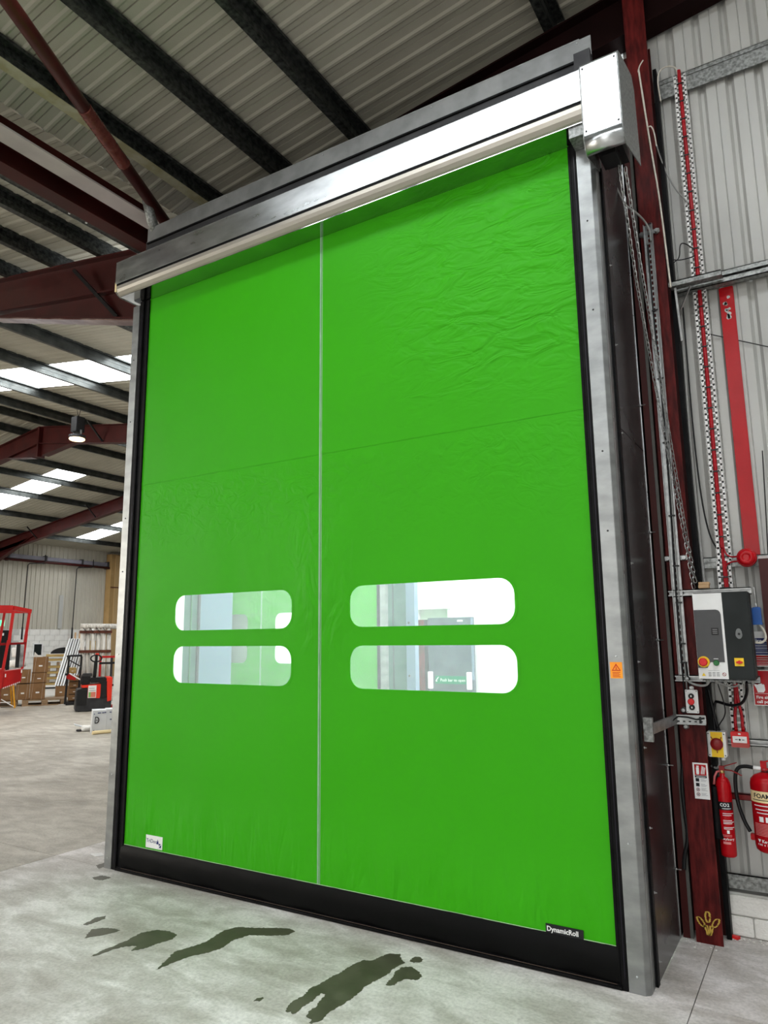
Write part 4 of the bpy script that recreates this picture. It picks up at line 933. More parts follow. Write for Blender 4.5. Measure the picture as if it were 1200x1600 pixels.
# call point
t = thing('fire_call_point', 'red fire call point with white panel below the red cables', 'call point', (3.812, .83, .998))
MB().box(-.043, .043, -.035, .0, -.040, .040).build('housing', red_pl, t, bevel=.004)
MB().box(-.034, .034, -.0375, -.035, -.016, .017).build('white_panel', white_pl, t)
b = MB(); b.bar((-.022, -.0385, 0), (-.010, -.0385, 0), .001, .003); b.bar((.010, -.0385, 0), (.022, -.0385, 0), .001, .003)
b.prism([(.005*math.cos(k*PI/5), -.0385, .005*math.sin(k*PI/5)) for k in range(10)], (0, .001, 0)); b.build('arrows_and_dot', black_ink, t)
MB().box(-.006, .006, -.0365, -.035, .025, .033).build('flame_mark', white_ink, t)
MB().box(-.041, .041, -.042, -.035, -.039, -.018).build('lower_flap', mat('faded_red', (.45, .07, .06), .4, noise=1), t)
for x in (-.017, .017): MB().cyl((x, 0, .040), (x, 0, .066), .009, 12).build('cable_gland', red_paint, t)
# sticker on the column
t = thing('extinguisher_sign', 'white and red fire extinguisher sticker on the red column', 'sign', (3.585, .6885, .702))
MB().box(0, .073, -.003, .0005, 0, .180).build('plate', white_pl, t)
MB().box(.008, .065, -.0042, -.003, .118, .172).build('red_panel', red_paint, t)
b = MB(); b.prism([(x, -.0048, z) for x, z in rrect(.016, .030, .122, .158, .004, 3)], (0, .0006, 0)); b.box(.018, .030, -.0048, -.0042, .159, .166); b.build('extinguisher_symbol', white_ink, t)
b = MB()
for k in range(5): b.bar((.038+.004*k, -.0048, .124), (.046+.0036*k, -.0048, .166-.002*k), .0006, .0022)
b.build('flame_symbol', white_ink, t)
MB().box(.008, .065, -.0042, -.003, .106, .116).build('black_bar', black_ink, t)
MB().box(.014, .060, -.0048, -.0042, .1095, .1115).build('bar_print', white_ink, t)
for k, z in enumerate((.086, .062)): MB().box(.010, .027, -.0042, -.003, z, z+.017).build('pictogram', black_ink, t)
for z in (.046, .022): ring([(.0185+.009*math.cos(k*PI/10), z+.009*math.sin(k*PI/10)) for k in range(20)], [(.0185+.007*math.cos(k*PI/10), z+.007*math.sin(k*PI/10)) for k in range(20)], -.0042, -.003).build('prohibition_ring', red_dark, t)
for z in (.046, .022): MB().box(.0145, .0225, -.0045, -.0035, z-.004, z+.004).build('pictogram', grey_ink, t)
b = MB()
for z in (.098, .093, .088, .074, .069, .064, .052, .047, .042, .028, .023, .018): b.box(.034, .064-.01*(int(z*1000) % 3)/2, -.0038, -.003, z, z+.0013)
b.build('fine_print', grey_ink, t)
# wall signs at the right edge
t = thing('fire_action_sign', 'blue and red fire action notice, at the right edge', 'sign', (3.905, .858, 1.375))
MB().box(0, .21, -.002, .03, 0, .185).build('plate', white_pl, t)
MB().box(.006, .204, -.0032, -.002, .062, .150).build('blue_panel', navy, t); MB().box(.006, .204, -.0032, -.002, .006, .058).build('red_panel', red_paint, t)
text('Fire Action', .026, white_ink, t, (.012, -.0036, .128), bold=.02)
b = MB()
for z in (.118, .100, .082): b.box(.008, .20, -.0038, -.0032, z, z+.0014)
for z in (.108, .092, .072): b.box(.014, .12, -.0038, -.0032, z, z+.003)
for z in (.045, .034, .022, .012): b.box(.014, .19, -.0038, -.0032, z, z+.002)
b.build('notice_print', white_ink, t)
t = thing('call_point_sign', 'red fire alarm call point sign with white hand, right edge', 'sign', (3.893, .858, 1.172))
MB().box(0, .15, -.002, .03, 0, .185).build('plate', white_pl, t); MB().box(.004, .146, -.0032, -.002, .004, .181).build('red_panel', red_paint, t)
MB().box(.01, .14, -.0038, -.0032, .062, .0635).build('rule', white_ink, t)
text('Fire alarm', .0215, white_ink, t, (.012, -.0036, .036), bold=.02); text('call point', .0215, white_ink, t, (.014, -.0036, .013), bold=.02)
b = MB(); b.prism([(x, -.0040, z) for x, z in ((.022, .068), (.050, .068), (.058, .080), (.056, .108), (.050, .112), (.046, .108), (.044, .116), (.038, .114), (.034, .118), (.030, .112), (.024, .108), (.010, .112), (.008, .106), (.016, .090))], (0, .0008, 0)); b.build('hand_symbol', white_ink, t)
ring([(.010, .150), (.026, .150), (.026, .172), (.010, .172)], [(.013, .153), (.023, .153), (.023, .169), (.013, .169)], -.004, -.003).build('frame_symbol', white_ink, t)
MB().prism([(.0180+.003*math.cos(k*PI/4), -.004, .161+.003*math.sin(k*PI/4)) for k in range(8)], (0, .0006, 0)).build('dot_symbol', white_ink, t)

# ------------------------------------------------------------------ EXTINGUISHERS
t = thing('fire_extinguisher', 'slim red gas extinguisher with black horn by the column', 'fire extinguisher', (3.716, .76, .418))
MB().lathe([(.030, 0), (.037, .006), (.038, .02), (.038, .345), (.034, .368), (.024, .386), (.013, .393), (.013, .410)], n=32).build('cylinder', red_paint, t)
MB().lathe([(.011, .408), (.013, .412), (.013, .428), (.009, .434)], n=16).build('valve', brass, t)
b = MB(); b.bar((-.005, -.005, .440), (.075, -.015, .470), .012, .005); b.bar((0, -.005, .430), (.05, -.015, .428), .012, .005); b.bar((.05, -.015, .428), (.096, -.02, .408), .012, .005); b.box(-.012, .014, -.014, .010, .425, .447); b.build('handle', red_dark, t)
MB().tube([(-.008, -.012, .420), (-.022, -.02, .418), (-.034, -.028, .395), (-.040, -.034, .355)], .0055, 10).build('horn_tube', mat('pink_red_hose', (.5, .12, .12), .4, noise=1), t)
MB().lathe([(.011, .345), (.013, .33), (.0145, .25), (.019, .12), (.026, .095), (.024, .09)], n=20).build('horn', black_rub, t, loc=(-.040, -.034, 0))
def band(t, r, z0, z1, a0, a1, m, name, n=10):
    b = MB(); A = []; B = []
    for k in range(n+1):
        a = math.radians(a0+(a1-a0)*k/n); A.append(b.bm.verts.new((r*math.cos(a), r*math.sin(a), z0))); B.append(b.bm.verts.new((r*math.cos(a), r*math.sin(a), z1)))
    for k in range(n): b.bm.faces.new((A[k], A[k+1], B[k+1], B[k])).smooth = True
    return b.build(name, m, t)
lb = band(t, .0384, .232, .272, -150, -20, black_ink, 'black_label')
def curved_text(s, size, m, par, r, a0, z, name='lettering', sp=.62):
    for i, ch in enumerate(s):
        if ch == ' ': continue
        a = math.radians(a0)+i*size*sp/r
        text(ch, size, m, par, (r*math.cos(a), r*math.sin(a), z), rz=a+PI/2, name=name, align='CENTER', bold=.02)
curved_text('CO2', .022, white_ink, lb, .0389, -108, .250, sp=.75)
for z, n_ in ((.238, 3), (.214, 4), (.205, 3), (.180, 3), (.172, 4), (.165, 3), (.146, 4), (.139, 3)):
    band(t, .0385, z, z+.003, -105, -105+n_*22, white_ink, 'print_line', 6)
b_ = band(t, .0384, .118, .134, -84, -66, white_ink, 'pictogram', 4)
curved_text('Keybury', .0155, white_ink, t, .0388, -122, .086, sp=.60)
band(t, .0385, .066, .0775, -118, -62, mat('pink_print', (.7, .25, .25), .5, noise=1), 'print_line', 8)
for k in range(2): band(t, .0385, .103+k*.006, .105+k*.006, -120, -50, MATS['pink_print'], 'print_line', 8)
MB().box(-.02, .02, .034, .10, .28, .30).build('wall_hook', black_pl, t)
t = thing('fire_extinguisher', 'large red foam extinguisher with cream label, right edge', 'fire extinguisher', (3.918, .75, .470))
R = .074
MB().lathe([(.058, 0), (.070, .010), (R, .03), (R, .325), (.069, .348), (.052, .366), (.028, .376), (.018, .380)], n=40).build('cylinder', red_paint, t)
MB().lathe([(.018, .378), (.016, .395), (.020, .398), (.014, .406)], n=16).build('valve', chain_m, t)
b = MB(); b.bar((-.01, -.01, .430), (.07, -.02, .452), .016, .006); b.bar((-.01, -.01, .402), (.07, -.02, .394), .016, .006); b.box(-.016, .012, -.016, .010, .39, .435); b.build('handle', red_paint, t)
hs = cab([(3.905, .74, .868), (3.87, .74, .870), (3.83, .75, .874), (3.79, .76, .862), (3.775, .76, .81), (3.775, .76, .70), (3.80, .76, .60), (3.826, .755, .552)], .0095, cable_b, 'hose', '', n=10)
del hs['label']; del hs['category']; hs.parent = t; hs.location = (-3.918, -.75, -.470)
MB().cyl((-.015, -.01, .398), (-.050, -.01, .400), .0105, 12).build('hose_ferrule', white_pl, t)
band(t, R+.0006, .242, .296, -165, -15, cream, 'cream_label', 16)
curved_text('FOAM', .030, black_ink, t, R+.001, -132, .264, sp=.72)
band(t, R+.001, .252, .2555, -145, -60, black_ink, 'print_line')
for z, a0, a1 in ((.225, -140, -60), (.206, -135, -55), (.190, -130, -60)): band(t, R+.0007, z, z+.004, a0, a1, white_ink, 'print_line')
for a in (-122, -98, -74): band(t, R+.0008, .150, .175, a, a+16, white_ink, 'pictogram', 4)
for k in range(9): band(t, R+.0007, .084+k*.0068, .0866+k*.0068, -146, -50, MATS['pink_print'], 'print_line')
MB().prism([Vector((R+.001, 0, 0))*0+Vector(((R+.001)*math.cos(math.radians(a)), (R+.001)*math.sin(math.radians(a)), z)) for a, z in ((-137, .066), (-123, .066), (-130, .050))], (0, -.0005, 0)).build('maker_triangle', white_ink, t)
curved_text('Keybury', .020, white_ink, t, R+.001, -114, .052, sp=.60)
curved_text('FIRE & SAFETY', .010, white_ink, t, R+.001, -136, .038, sp=.7)
MB().box(-.092, -.066, -.01, .02, .045, .075).build('strap_clip', red_paint, t, bevel=.003)
MB().box(-.03, .03, .07, .11, .30, .33).build('wall_hook', black_pl, t)

# ------------------------------------------------------------------ FAR LEFT WALL FITTINGS
X = -22.96
MB().box(X, X+.05, 14.03, 14.46, .95, 1.48).build('window_1', white_pl, None, kind='structure'); o = MB().box(X+.045, X+.06, 14.08, 14.40, 1.0, 1.43).build('pane', dk_panel, bpy.data.objects['window_1'])
d2 = MB().box(X, X+.05, 12.60, 13.10, .0, 1.98).build('door_2', black_pl, None, kind='structure')
MB().box(X+.05, X+.06, 12.66, 12.78, 1.78, 1.88).build('notice', white_pl, d2)
t = thing('exit_light', 'glowing green exit light on the far left wall', 'light', (X, 12.62, 2.25)); MB().box(0, .12, -.15, .13, -.12, .13).build('housing', white_pl, t); MB().box(.12, .13, -.12, .10, -.09, .10).build('lens', exit_g, t)
t = thing('service_duct', 'lilac grey service rail with red pipe along the far wall', 'duct')
for ya, yb in ((7.0, 11.97), (12.27, 17.72), (18.1, 21.0)):
    MB().box(X+.03, X+.20, ya, yb, 4.80, 4.96).build('rail', lilac, t); MB().cyl((X+.22, ya, 4.73), (X+.22, yb, 4.73), .05, 12).build('pipe', red_ox, t)
for y in (12.6, 14.2, 15.9, 17.2): MB().box(X, X+.25, y, y+.06, 4.68, 5.0).build('pipe_bracket', dk_grey, t)
for lab, ya, yb in (('left drop cable hanging from the far service rail', 14.12, 13.41), ('right drop cable hanging from the far service rail', 16.40, 15.62)):
    t = thing('drop_cable', lab, 'cable')
    MB().tube([(X+.3, ya, 5.02), (X+.32, ya, 4.74), (X+.32, ya-.08, 4.68), (X+.3, yb+.05, 4.62), (X+.28, yb, 4.55), (X+.26, yb-.02, 1.98)], .022, 6).build('cord', black_pl, t)
    MB().cyl((X+.26, yb-.02, 1.62), (X+.26, yb-.02, 2.1), .035, 8).build('plug', black_pl, t)
o = MB().box(X, X+.03, 15.08, 15.26, 2.06, 3.44).build('grey_strip', sheet_back); o['label'] = 'narrow grey upright strip on the far cream wall'; o['category'] = 'strip'
t = thing('column_casing', 'tan boxed column casing on the far wall beside the frame', 'column')
MB().box(X, X+.35, 17.30, 17.74, 0, 5.35).build('casing', tan_col, t); MB().box(X+.35, X+.37, 17.50, 17.74, 0, 5.30).build('front_strip', mat('tan_light', (.5, .34, .16), .6, noise=1), t)
MB().box(X+.35, X+.375, 17.30, 17.74, 3.85, 3.90).build('joint', tape_br, t)

# ------------------------------------------------------------------ OBJECTS ON THE FLOOR, LEFT
AZ = math.radians(-57.0)
def at_px(name, label, cat, base, group=None, az=AZ):
    return thing(name, label, cat, (base[0], base[1], 0), -az, group)
# local frame of these things: x to the right as seen from the door, y away, z up
# red lift (basket with guard posts and roof), D about 15
t = at_px('access_lift', 'red personnel lift cage with overhead guard, at the left edge', 'lift', (-10.75, 5.35))
# local px: centre px 20 -> x=0 ; metres per px .0122
def X_(px): return (px-20)*.0124+.17
def Z_(py): return 1.55-(py-1002)*.01345
MB().box(X_(-28), X_(20), 0, .9, Z_(1084)+.12, Z_(1045)).build('cage_body', red_mach, t, bevel=.02)
b = MB(); b.prism([(X_(20), 0, Z_(1075)), (X_(46), .35, Z_(1067)), (X_(47), .35, Z_(1046)), (X_(20), 0, Z_(1048))], (0, .6, 0)); b.build('cage_side', red_mach, t)
b = MB()
for k in range(9):
    u = k/9; b.prism([(X_(20+26*u), .35*u-.005, Z_(1075-8*u)), (X_(20+26*(u+.055)), .35*(u+.055)-.005, Z_(1075-8*(u+.055))), (X_(20+26*(u+.085)), .35*(u+.085)-.005, Z_(1073-8*(u+.085))), (X_(20+26*(u+.03)), .35*(u+.03)-.005, Z_(1073-8*(u+.03)))], (0, .004, 0))
b.build('hazard_stripe', white_ink, t)
MB().box(X_(-28), X_(26), -.02, .08, Z_(954), Z_(945)).build('roof_beam', red_mach, t); MB().bar((X_(26), .03, Z_(949)), (X_(53), .55, Z_(953)), .07, .09).build('roof_side_beam', red_mach, t)
MB().box(X_(-28), X_(52), .5, .56, Z_(956), Z_(950)).build('roof_back_beam', red_mach, t)
for (xa, ya, za, xb, yb, zb, w2) in ((27, 0, 953, 24, .0, 1005, .06), (23, 0, 1000, 18, 0, 1046, .055), (52, .5, 955, 48, .5, 1005, .06), (50, .5, 990, 47, .5, 1046, .05), (13, .2, 956, 9, .2, 1005, .05), (9, .2, 1000, 5, .2, 1044, .05)):
    MB().bar((X_(xa), ya, Z_(za)), (X_(xb), yb, Z_(zb)), w2, w2, (0, 1, 0)).build('guard_post', red_mach, t)
MB().bar((X_(-28), 0, Z_(1007)), (X_(50), .3, Z_(1005)), .04, .05).build('hand_rail', red_dark, t)
MB().box(X_(36), X_(42), .05, .12, Z_(1043), Z_(1006)).build('black_screen', black_pl, t); MB().box(X_(42), X_(48), .1, .14, Z_(1042), Z_(1008)).build('clear_screen', mat('smoky_plastic', (.16, .16, .16), .2, color2=(.4, .4, .4), nscale=6), t)
MB().box(X_(2), X_(13), -.06, 0, Z_(1063), Z_(1061)).build('yellow_step', yellow, t)
for px, py in ((22, 1052), (46, 1046)): MB().box(X_(px), X_(px+1.5), -.03, .0, Z_(py+5), Z_(py)).build('white_clip', white_pl, t)
MB().box(X_(-28), X_(16), .1, .8, .10, Z_(1083)+.12).build('mast_base', red_dark, t)
MB().box(X_(-50), X_(-20), .0, 1.2, 0, .25).build('chassis', dk_grey, t)
MB().box(X_(-44), X_(-30), .4, .8, .25, 2.3).build('mast', dk_grey, t)
# yellow trestle
t = at_px('trestle', 'yellow folding trestle foot in front of the wooden pallets', 'trestle', (-12.186, 6.749))
s_ = .0143
for xa, xb, yb in ((-3, 0, 0), (-6.5, -5, .35)): MB().bar((xa*s_-.04, .12, .62), (xb*s_, yb-.02, .01), .035, .03, (0, 1, 0)).build('leg', yellow_tr, t)
MB().bar((-.30, .05, .22), (-.02, .0, .04), .02, .02, (0, 1, 0)).build('brace', white_pl, t)
MB().bar((-.30, .05, .04), (0, 0, .04), .02, .02, (0, 1, 0)).build('foot_rail', grey_pl, t)
MB().box(-.35, -.02, .02, .2, .60, .66).build('top_bar', yellow_tr, t)

def pallet(name, label, base, wd=1.2, dp=1.0, az=AZ, group=None):
    t = at_px(name, label, 'pallet', base, group, az)
    for k in range(3): MB().box(-wd/2, wd/2, -.02+k*(dp/2-.03), .08+k*(dp/2-.03), 0, .022).build('bottom_board', pallet_w, t)
    for k in range(3):
        for j in range(3): MB().box(-wd/2+j*(wd/2-.07), -wd/2+.14+j*(wd/2-.07), k*(dp/2-.05), .1+k*(dp/2-.05), .022, .12).build('block', pallet_w, t)
    for k in range(6): MB().box(-wd/2, wd/2, k*dp/6, k*dp/6+.12, .12, .144).build('top_board', pallet_w, t)
    return t
def carton(label, base, x0, x1, z0, z1, dp=.5, m=card, strap=True, y0=0, group='strapped brown cartons on the pallets', az=AZ):
    t = at_px('carton', label, 'carton', base, group, az)
    MB().box(x0, x1, y0, y0+dp, z0, z1).build('box', m, t, bevel=.006)
    MB().box(x0+(x1-x0)*.38, x0+(x1-x0)*.62, y0-.003, y0, z0+(z1-z0)*.38, z0+(z1-z0)*.47).build('label_mark', white_pl, t)
    if strap:
        for u in (.12, .78): MB().bar((x0+(x1-x0)*u, y0-.004, z0), (x0+(x1-x0)*(u+.06), y0-.004, z1), .008, .003, (1, 0, 0)).build('strap', rope_m, t)
    return t
PB = (-12.35, 7.45)   # pallet pair under the cartons; local x=0 is px 60
k_ = .0147
def CX(px): return (px-60)*k_
def CZ(py): return (1103-py)*.01535
pallet('pallet', 'wooden pallet under the tall strapped cartons', (-12.35+.10, 7.45+.1), 1.0, .75)
o_ = pallet('pallet', 'wooden pallet under the low cartons, left of the tall stack', (-12.35-.62*.9, 7.45-.84*.9), .95)
o_ = at_px('carton', 'low brown carton left of the tall strapped stack', 'carton', PB)
carton('top wide brown carton of the tall strapped stack', PB, CX(48), CX(71), CZ(1052)+.01, CZ(1027), .6)
carton('middle brown carton of the tall strapped stack', PB, CX(47), CX(70), CZ(1068)+.01, CZ(1052), .6)
carton('bottom brown carton of the tall strapped stack', PB, CX(46), CX(69), .15, CZ(1068), .6)
bpy.data.objects.remove(o_)
carton('low brown carton left of the tall strapped stack, lower one', PB, CX(25), CX(45.5), .15, CZ(1069), .6)
carton('brown carton hidden behind the red cage side', PB, CX(25), CX(45.5), CZ(1068)+.01, CZ(1047), .6)
carton('faded brown carton at the left edge under the red cage', PB, CX(-2), CX(24), .15, CZ(1072), .6)
def blob(t, name, c, r, m, seed, sq=.8):
    bm = bmesh.new(); bmesh.ops.create_icosphere(bm, subdivisions=3, radius=1); rnd = random.Random(seed)
    ph = [rnd.uniform(0, 6) for _ in range(6)]
    for v in bm.verts:
        p = v.co.copy(); q = 1+.10*math.sin(5*p.x+ph[0])*math.sin(4*p.z+ph[1])+.06*math.sin(9*p.y+ph[2]+5*p.z)
        v.co = Vector((math.copysign(abs(p.x)**sq, p.x)*r[0]*q, math.copysign(abs(p.y)**sq, p.y)*r[1]*q, math.copysign(abs(p.z)**sq, p.z)*r[2]*q))+Vector(c)
    for f in bm.faces: f.smooth = True
    b = MB(); b.bm.free(); b.bm = bm; return b.build(name, m, t)
for lb_, px0, px1, py0, py1, sd in (('white film-wrapped bag behind the red cage, lower', 12, 36, 1045, 1029, 1), ('white film-wrapped bag behind the red cage, upper', 14, 33, 1029, 1010, 2)):
    t = at_px('wrapped_bag', lb_, 'bag', PB); blob(t, 'bag_body', ((CX(px0)+CX(px1))/2, .3, (CZ(py0)+CZ(py1))/2), ((CX(px1)-CX(px0))/2, .25, (CZ(py1)-CZ(py0))/2*.85), bag, sd, .5)
    blob(t, 'bag_neck', ((CX(px0)+CX(px1))/2, .28, CZ(py1)), (.06, .05, .04), bag, sd+9)
t = at_px('film_sheet', 'white crumpled film on top of the tall cartons', 'film', PB); b = MB(); b.prism([(CX(48), .05, CZ(1028)), (CX(49), .05, CZ(1019)), (CX(54), .05, CZ(1024)), (CX(62), .05, CZ(1027))], (0, .4, 0)); b.build('film', bag, t)
t = at_px('floor_scrap', 'white scrap of film on the floor before the cartons', 'scrap', (-12.0, 7.9)); b = MB(); b.prism([(-.12, -.05, .002), (.10, -.1, .002), (.22, 0, .002), (.04, .04, .002)], (0, 0, .012)); b.build('film', white_pl, t)
# timber stack with black arch
TB = (-14.95, 9.65); kt = .0170
t = at_px('timber_stack', 'stack of yellowish timber frames between cartons and silver profiles', 'timber stack', TB)
for i, z in enumerate((.30, .46, .62, .78, .98)):
    MB().box(-.28, .34, 0, .5, z, z+.06).build('plank', timber_y, t)
    for x in (-.22, .02, .24): MB().box(x, x+.07, .02, .48, z+.06, z+(.16 if i < 4 else .06)).build('spacer', pallet_w, t)
MB().box(-.28, .34, 0, .5, 1.10, 1.17).build('plank', timber_y, t)
MB().box(-.26, .3, .0, .5, .0, .30).build('white_base_pack', white_pl, t); MB().box(-.3, .34, -.03, .5, .20, .24).build('dark_layer', black_pl, t)
t = at_px('black_hood_cover', 'black arched cover on top of the timber stack', 'cover', TB)
MB().prism([(-.17, .1, 1.175)]+[(.22-.39*math.cos(a), .1, 1.175+.19*math.sin(a)) for a in [k*PI/2/8 for k in range(9)]]+[(.22, .1, 1.175)], (0, .4, 0)).build('shell', black_pl, t)
MB().box(-.19, .24, .08, .52, 1.17, 1.185).build('rim', white_pl, t)
# silver profiles leaning
SB = (-13.6, 9.0)
t = at_px('profile_bundle', 'bundle of silver metal profiles leaning on low cartons', 'profiles', SB); ks = .0163
rnd = random.Random(4)
for k in range(8):
    xb = -10*ks+k*.068; xt = .0+k*.062+.08
    MB().bar((xb-.06, 0, .35), (xt, .35, 1.62+rnd.uniform(-.01, .01)), .03, .03, (0, 1, 0)).build('profile', alu, t)
    MB().bar((xb-.03, .02, .35), (xt+.03, .37, 1.60), .028, .03, (0, 1, 0)).build('profile', dk_grey if k % 2 else galv_dull, t)
for lb_, x0, x1 in (('left low brown carton under the silver profiles', -.20, .06), ('right low brown carton under the silver profiles', .07, .36)):
    carton(lb_, SB, x0, x1, .06, .34, .4, strap=False)
t = at_px('low_pallet', 'low white-edged pallet under the silver profiles', 'pallet', SB); MB().box(-.25, .6, .0, .4, .0, .03).build('board', white_pl, t); MB().box(-.22, .6, .05, .4, .03, .058).build('board', pallet_w, t)
t = at_px('timber_battens', 'three pale upright battens behind the silver profiles', 'battens', (-14.6, 9.9))
for x in (-.12, .0, .12): MB().box(.15+x, .20+x, 0, .05, 0, 1.83+x*.3).build('batten', wood, t)
MB().box(-.0, .75, -.02, .0, 1.2, 1.55).build('board', timber_y, t)
# second truck with black hoop
QB = (-11.75, 7.95)
t = at_px('hand_stacker', 'black and red hand stacker with hoop bars behind the pallet truck', 'stacker', QB); kq = .0143
def QX(px): return (px-110)*kq
def QZ(py): return (1098-py)*.0156
MB().tube([(QX(97), 0, QZ(1023)), (QX(104), 0, QZ(1022)), (QX(122), 0, QZ(1022))], .025, 8).build('top_hoop', black_pl, t)
for xa, xb in ((101, 99), (121, 119)): MB().bar((QX(xa), 0, QZ(1023)), (QX(xb), 0, .02), .05, .04, (0, 1, 0)).build('upright', black_pl, t)
MB().bar((QX(102), -.02, QZ(1029)), (QX(122), -.02, QZ(1040)), .03, .04, (0, 1, 0)).build('diagonal_bar', dk_grey, t)
MB().bar((QX(96), -.05, QZ(1051)), (QX(101), -.05, QZ(1050)), .05, .06, (0, 1, 0)).build('grip', black_pl, t)
MB().prism([(QX(98), -.04, QZ(1053)), (QX(103), -.04, QZ(1049)), (QX(114), -.04, QZ(1057)), (QX(113), -.04, QZ(1060)), (QX(100), -.04, QZ(1058))], (0, .08, 0)).build('red_arm', red_mach, t)
MB().bar((QX(103), -.05, QZ(1049)), (QX(122), -.05, QZ(1060)), .03, .02, (0, 1, 0)).build('white_bar', white_pl, t)
MB().box(QX(100), QX(122), -.1, .5, .0, .08).build('base', black_pl, t)
for i, (x0, x1, z0, z1) in enumerate(((102, 114, 1050, 1041), (104, 122, 1062, 1054), (104, 122, 1072, 1063), (104, 122, 1082, 1073), (104, 122, 1092, 1083))):
    carton('brown carton %s on the hand stacker' % ('with golden side, topmost', 'second from top', 'third from top', 'second from bottom', 'lowest')[i], QB, QX(x0), QX(x1), QZ(z0)+.004, QZ(z1), .4, m=card if i else timber_y, strap=False, y0=.06, group='cartons on the hand stacker')
# pallet truck
TB2 = (-9.81, 7.11); kk = .0126
t = at_px('pallet_truck', 'red and black powered pallet truck with looped handle', 'pallet truck', TB2)
def TX(px): return (px-145)*kk
def TZ(py): return (1112-py)*.0141
b = MB(); b.prism([(TX(115), 0, .02), (TX(135), 0, .0), (TX(174), 0, .05), (TX(174), 0, TZ(1092)), (TX(135), 0, TZ(1088)), (TX(135), 0, TZ(1075)), (TX(116), 0, TZ(1078))], (0, .62, 0)); b.build('chassis', dk_grey, t, bevel=.015)
b = MB(); b.box(TX(117), TX(133), -.02, .02, .14, TZ(1078)); b.build('front_grille', black_pl, t, bevel=.01)
MB().cyl((TX(120), .08, .06), (TX(132), .08, .06), .062, 16).build('wheel', black_rub, t)
MB().prism([(TX(124), -.005, TZ(1071)), (TX(160), -.005, TZ(1070)), (TX(154), -.005, TZ(1092)), (TX(134), -.005, TZ(1091)), (TX(134), -.005, TZ(1075)), (TX(124), -.005, TZ(1075))], (0, .5, 0)).build('red_cowl', red_bright, t)
MB().prism([(TX(164), -.02, TZ(1060)), (TX(174), -.02, TZ(1060)), (TX(174), -.02, TZ(1096)), (TX(167), -.02, TZ(1098))], (0, .6, 0)).build('red_back_plate', red_bright, t, bevel=.01)
MB().box(TX(137), TX(164), -.01, .5, TZ(1068), TZ(1060)).build('battery_lid', black_pl, t, bevel=.02)
MB().box(TX(155), TX(165), -.012, .5, TZ(1092), TZ(1066)).build('side_panel', black_pl, t)
MB().box(TX(122), TX(137), .0, .4, TZ(1071), TZ(1056)).build('drive_head', black_pl, t, bevel=.02)
MB().box(TX(124), TX(140), -.02, .10, TZ(1058), TZ(1053)).build('drive_head_cover', dk_grey, t, bevel=.012)
MB().bar((TX(144), .1, TZ(1060)), (TX(145), .05, TZ(1034)), .07, .05, (0, 1, 0)).build('tiller', black_pl, t)
MB().tube([(TX(145)+.115*math.cos(a)*(1), .03, TZ(1030)+.075*math.sin(a)) for a in [k*PI/10 for k in range(20)]], .016, 8, closed=True).build('handle_loop', black_pl, t)
MB().box(TX(143), TX(147.5), 0, .06, TZ(1036), TZ(1023)).build('handle_boss', black_pl, t, bevel=.01); MB().box(TX(143.5), TX(149), .0, .05, TZ(1024.5), TZ(1022)).build('red_button', red_bright, t)
st = MB().box(TX(134.5), TX(148), -.012, -.006, TZ(1091), TZ(1072)).build('instruction_label', white_pl, t)
MB().box(TX(135.5), TX(139), -.015, -.012, TZ(1090), TZ(1082)).build('green_block', mat('sticker_green', (.2, .45, .12), .5, noise=1), st); MB().box(TX(139), TX(147), -.015, -.012, TZ(1090), TZ(1082)).build('red_block', mat('sticker_red', (.7, .2, .14), .5, noise=1), st)
b = MB(); b.box(TX(136), TX(147), -.015, -.012, TZ(1080), TZ(1079.3)); b.box(TX(136), TX(145), -.015, -.012, TZ(1076.5), TZ(1075.8)); b.build('print', grey_ink, st)
for y in (.08, .42): MB().box(TX(174), TX(174)+.9, y, y+.16, .04, .09).build('fork', red_mach, t)
# wrapped rolls
for nm2, lab, base, x0, x1, top_, n in (('roll_bundle', 'upright bundle of wrapped grey tubes behind the pallet truck', (-12.0, 8.8), -.40, .24, 1.86, 6), ('roll_bundle', 'second upright bundle of wrapped tubes, next to the door post', (-11.55, 9.6), -.25, .30, 1.72, 4)):
    t = at_px(nm2, lab, 'tube bundle', base)
    for k in range(n):
        x = x0+(x1-x0)*k/(n-1)
        MB().tube([(x+.07, .03*(k % 2), .02), (x, .03*(k % 2), top_)], .056, 12).build('wrapped_tube', wrap, t)
    for z in (top_-.12, top_-.62): MB().box(x0-.07, x1+.08, -.075, .10, z, z+.07).build('tape_band', tape_br, t)
    for k in range(4): MB().bar((x0+k*(x1-x0)/4, -.08, top_+.03), (x0+(k+.6)*(x1-x0)/4, -.085, top_-.09), .012, .03, (0, 1, 0)).build('tape_strip', black_pl, t)
    MB().cyl((x0-.05, .02, top_+.06), (x1+.45, .02, top_+.05), .07, 12).build('top_roll', wrap, t)
# red rack
t = at_px('red_rack', 'red and black upright rack frame beside the pallet truck', 'rack', (-10.9, 8.15)); 
for x in (-.10, .16): MB().box(x, x+.05, 0, .05, 0, 1.18).build('upright', red_mach if x < 0 else dk_grey, t)
for z in (1.13, .98, .45): MB().box(-.1, .42, -.01, .05, z, z+.05).build('crossbar', red_mach if z > 1 else black_pl, t)
MB().box(-.1, .42, -.02, .4, .0, .06).build('base', white_pl, t)
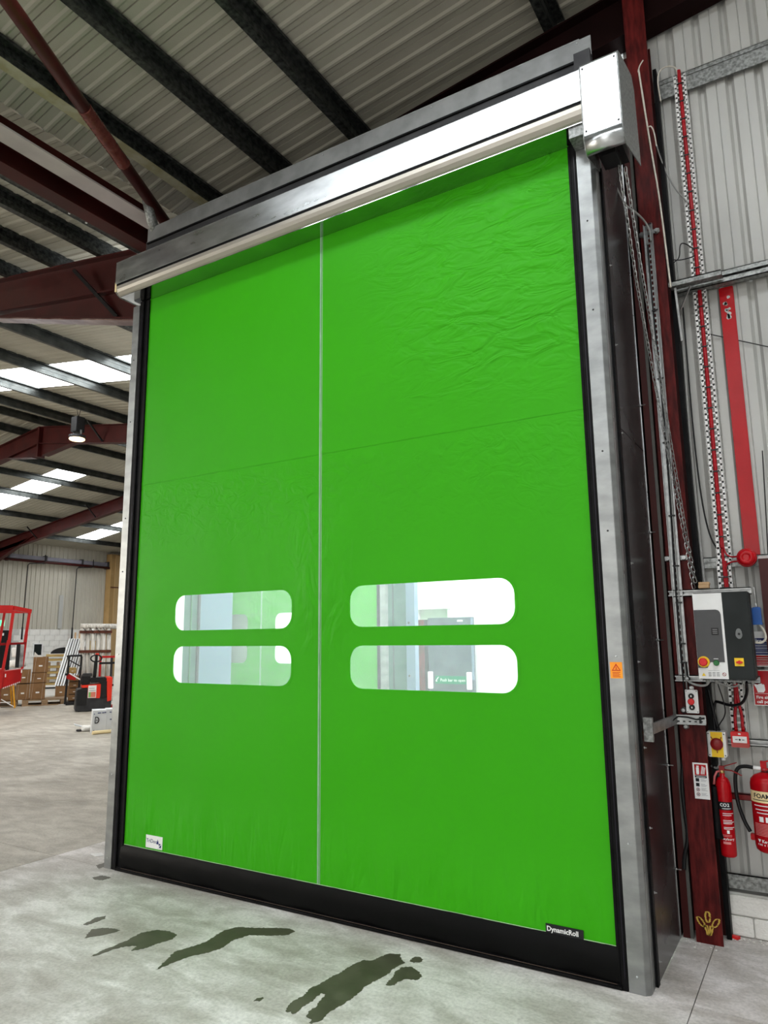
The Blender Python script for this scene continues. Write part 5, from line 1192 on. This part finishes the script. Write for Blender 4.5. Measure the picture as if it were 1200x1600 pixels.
# white box, tube, debris
BB = (-6.45, 4.77)
t = at_px('white_box', 'white cardboard box with dark printing on the floor, left of the post', 'box', BB); kb = .0097
MB().prism([(-.175, 0, 0), (.05, -.02, 0), (.05, -.02, .375), (-.165, 0, .375)], (.0, .30, 0)).build('front', card_w, t)
MB().box(.05, .30, -.01, .30, 0.0, .385).build('side', card_w, t)
b = MB()
for x, z, w3 in ((-.09, .325, .05), (-.02, .325, .03), (.015, .33, .03), (.10, .33, .03), (-.15, .31, .015), (-.15, .04, .02), (-.10, .03, .05), (-.04, .03, .02), (.11, .21, .04)): b.box(x, x+w3, -.024, -.019, z, z+.014)
b.build('print', navy, t)
pts_o = [(-.12+.04*math.cos(a), .215+.055*math.sin(a)) for a in [-PI/2+k*PI/8 for k in range(9)]]+[(-.15, .27), (-.15, .16)]
pts_i = [(-.122+.026*math.cos(a), .215+.040*math.sin(a)) for a in [-PI/2+k*PI/8 for k in range(9)]]+[(-.138, .255), (-.138, .175)]
ring(pts_o, pts_i, -.022, -.019).build('round_mark', black_ink, t, loc=(.02, 0, 0)); MB().box(-.105, -.09, -.024, -.019, .205, .222).build('mark_dot', black_ink, t)
t = at_px('cardboard_tube', 'pale yellow tube lying on the floor before the white box', 'tube', (-6.33, 4.62)); MB().cyl((-.11, 0, .03), (.40, .12, .03), .03, 14).build('tube', cream, t)
t = at_px('crumpled_packaging', 'crumpled white packaging on the floor left of the white box', 'packaging', (-6.95, 4.72))
blob(t, 'film_lump', (.10, .0, .05), (.11, .08, .05), bag, 4); b = MB(); b.prism([(-.12, 0, .13), (.03, 0, .08), (.04, 0, .06), (-.10, 0, .10)], (0, .12, 0)); b.build('flap', card_w, t); blob(t, 'dark_scrap', (-.03, 0, .02), (.05, .04, .02), dk_grey, 6)

t = thing('paper_scrap', 'white torn scrap on the floor by the left door post', 'scrap', (-.47, .16, 0)); b = MB()
b.prism([(-.05, -.03, .001), (.03, -.045, .001), (.06, .0, .001), (.0, .03, .001)], (0, 0, .006)); b.build('paper', white_pl, t)
t = thing('plastic_scrap', 'small bright red scrap on the floor at the foot of the red column', 'scrap', (3.695, .83, 0)); b = MB()
b.prism([(-.022, -.012, .001), (.018, -.018, .001), (.03, .004, .001), (-.012, .014, .001)], (0, 0, .014)); b.build('plastic', red_pl, t)
b = MB(); rnd = random.Random(21)
for k in range(60):
    x, y, r = rnd.uniform(3.47, 3.85), rnd.uniform(.60, .70)+(.14 if rnd.random() < .3 else 0), rnd.uniform(.002, .006)
    if x > 3.67: y = rnd.uniform(.80, .86)
    b.lathe([(r*.6, 0), (r, r*.4), (r*.5, r*.9)], (x, y, .0003), 6)
o = b.build('rubble', block_m); o['kind'] = 'stuff'; o['label'] = 'pale mortar crumbs on the floor around the column foot'; o['category'] = 'rubble'
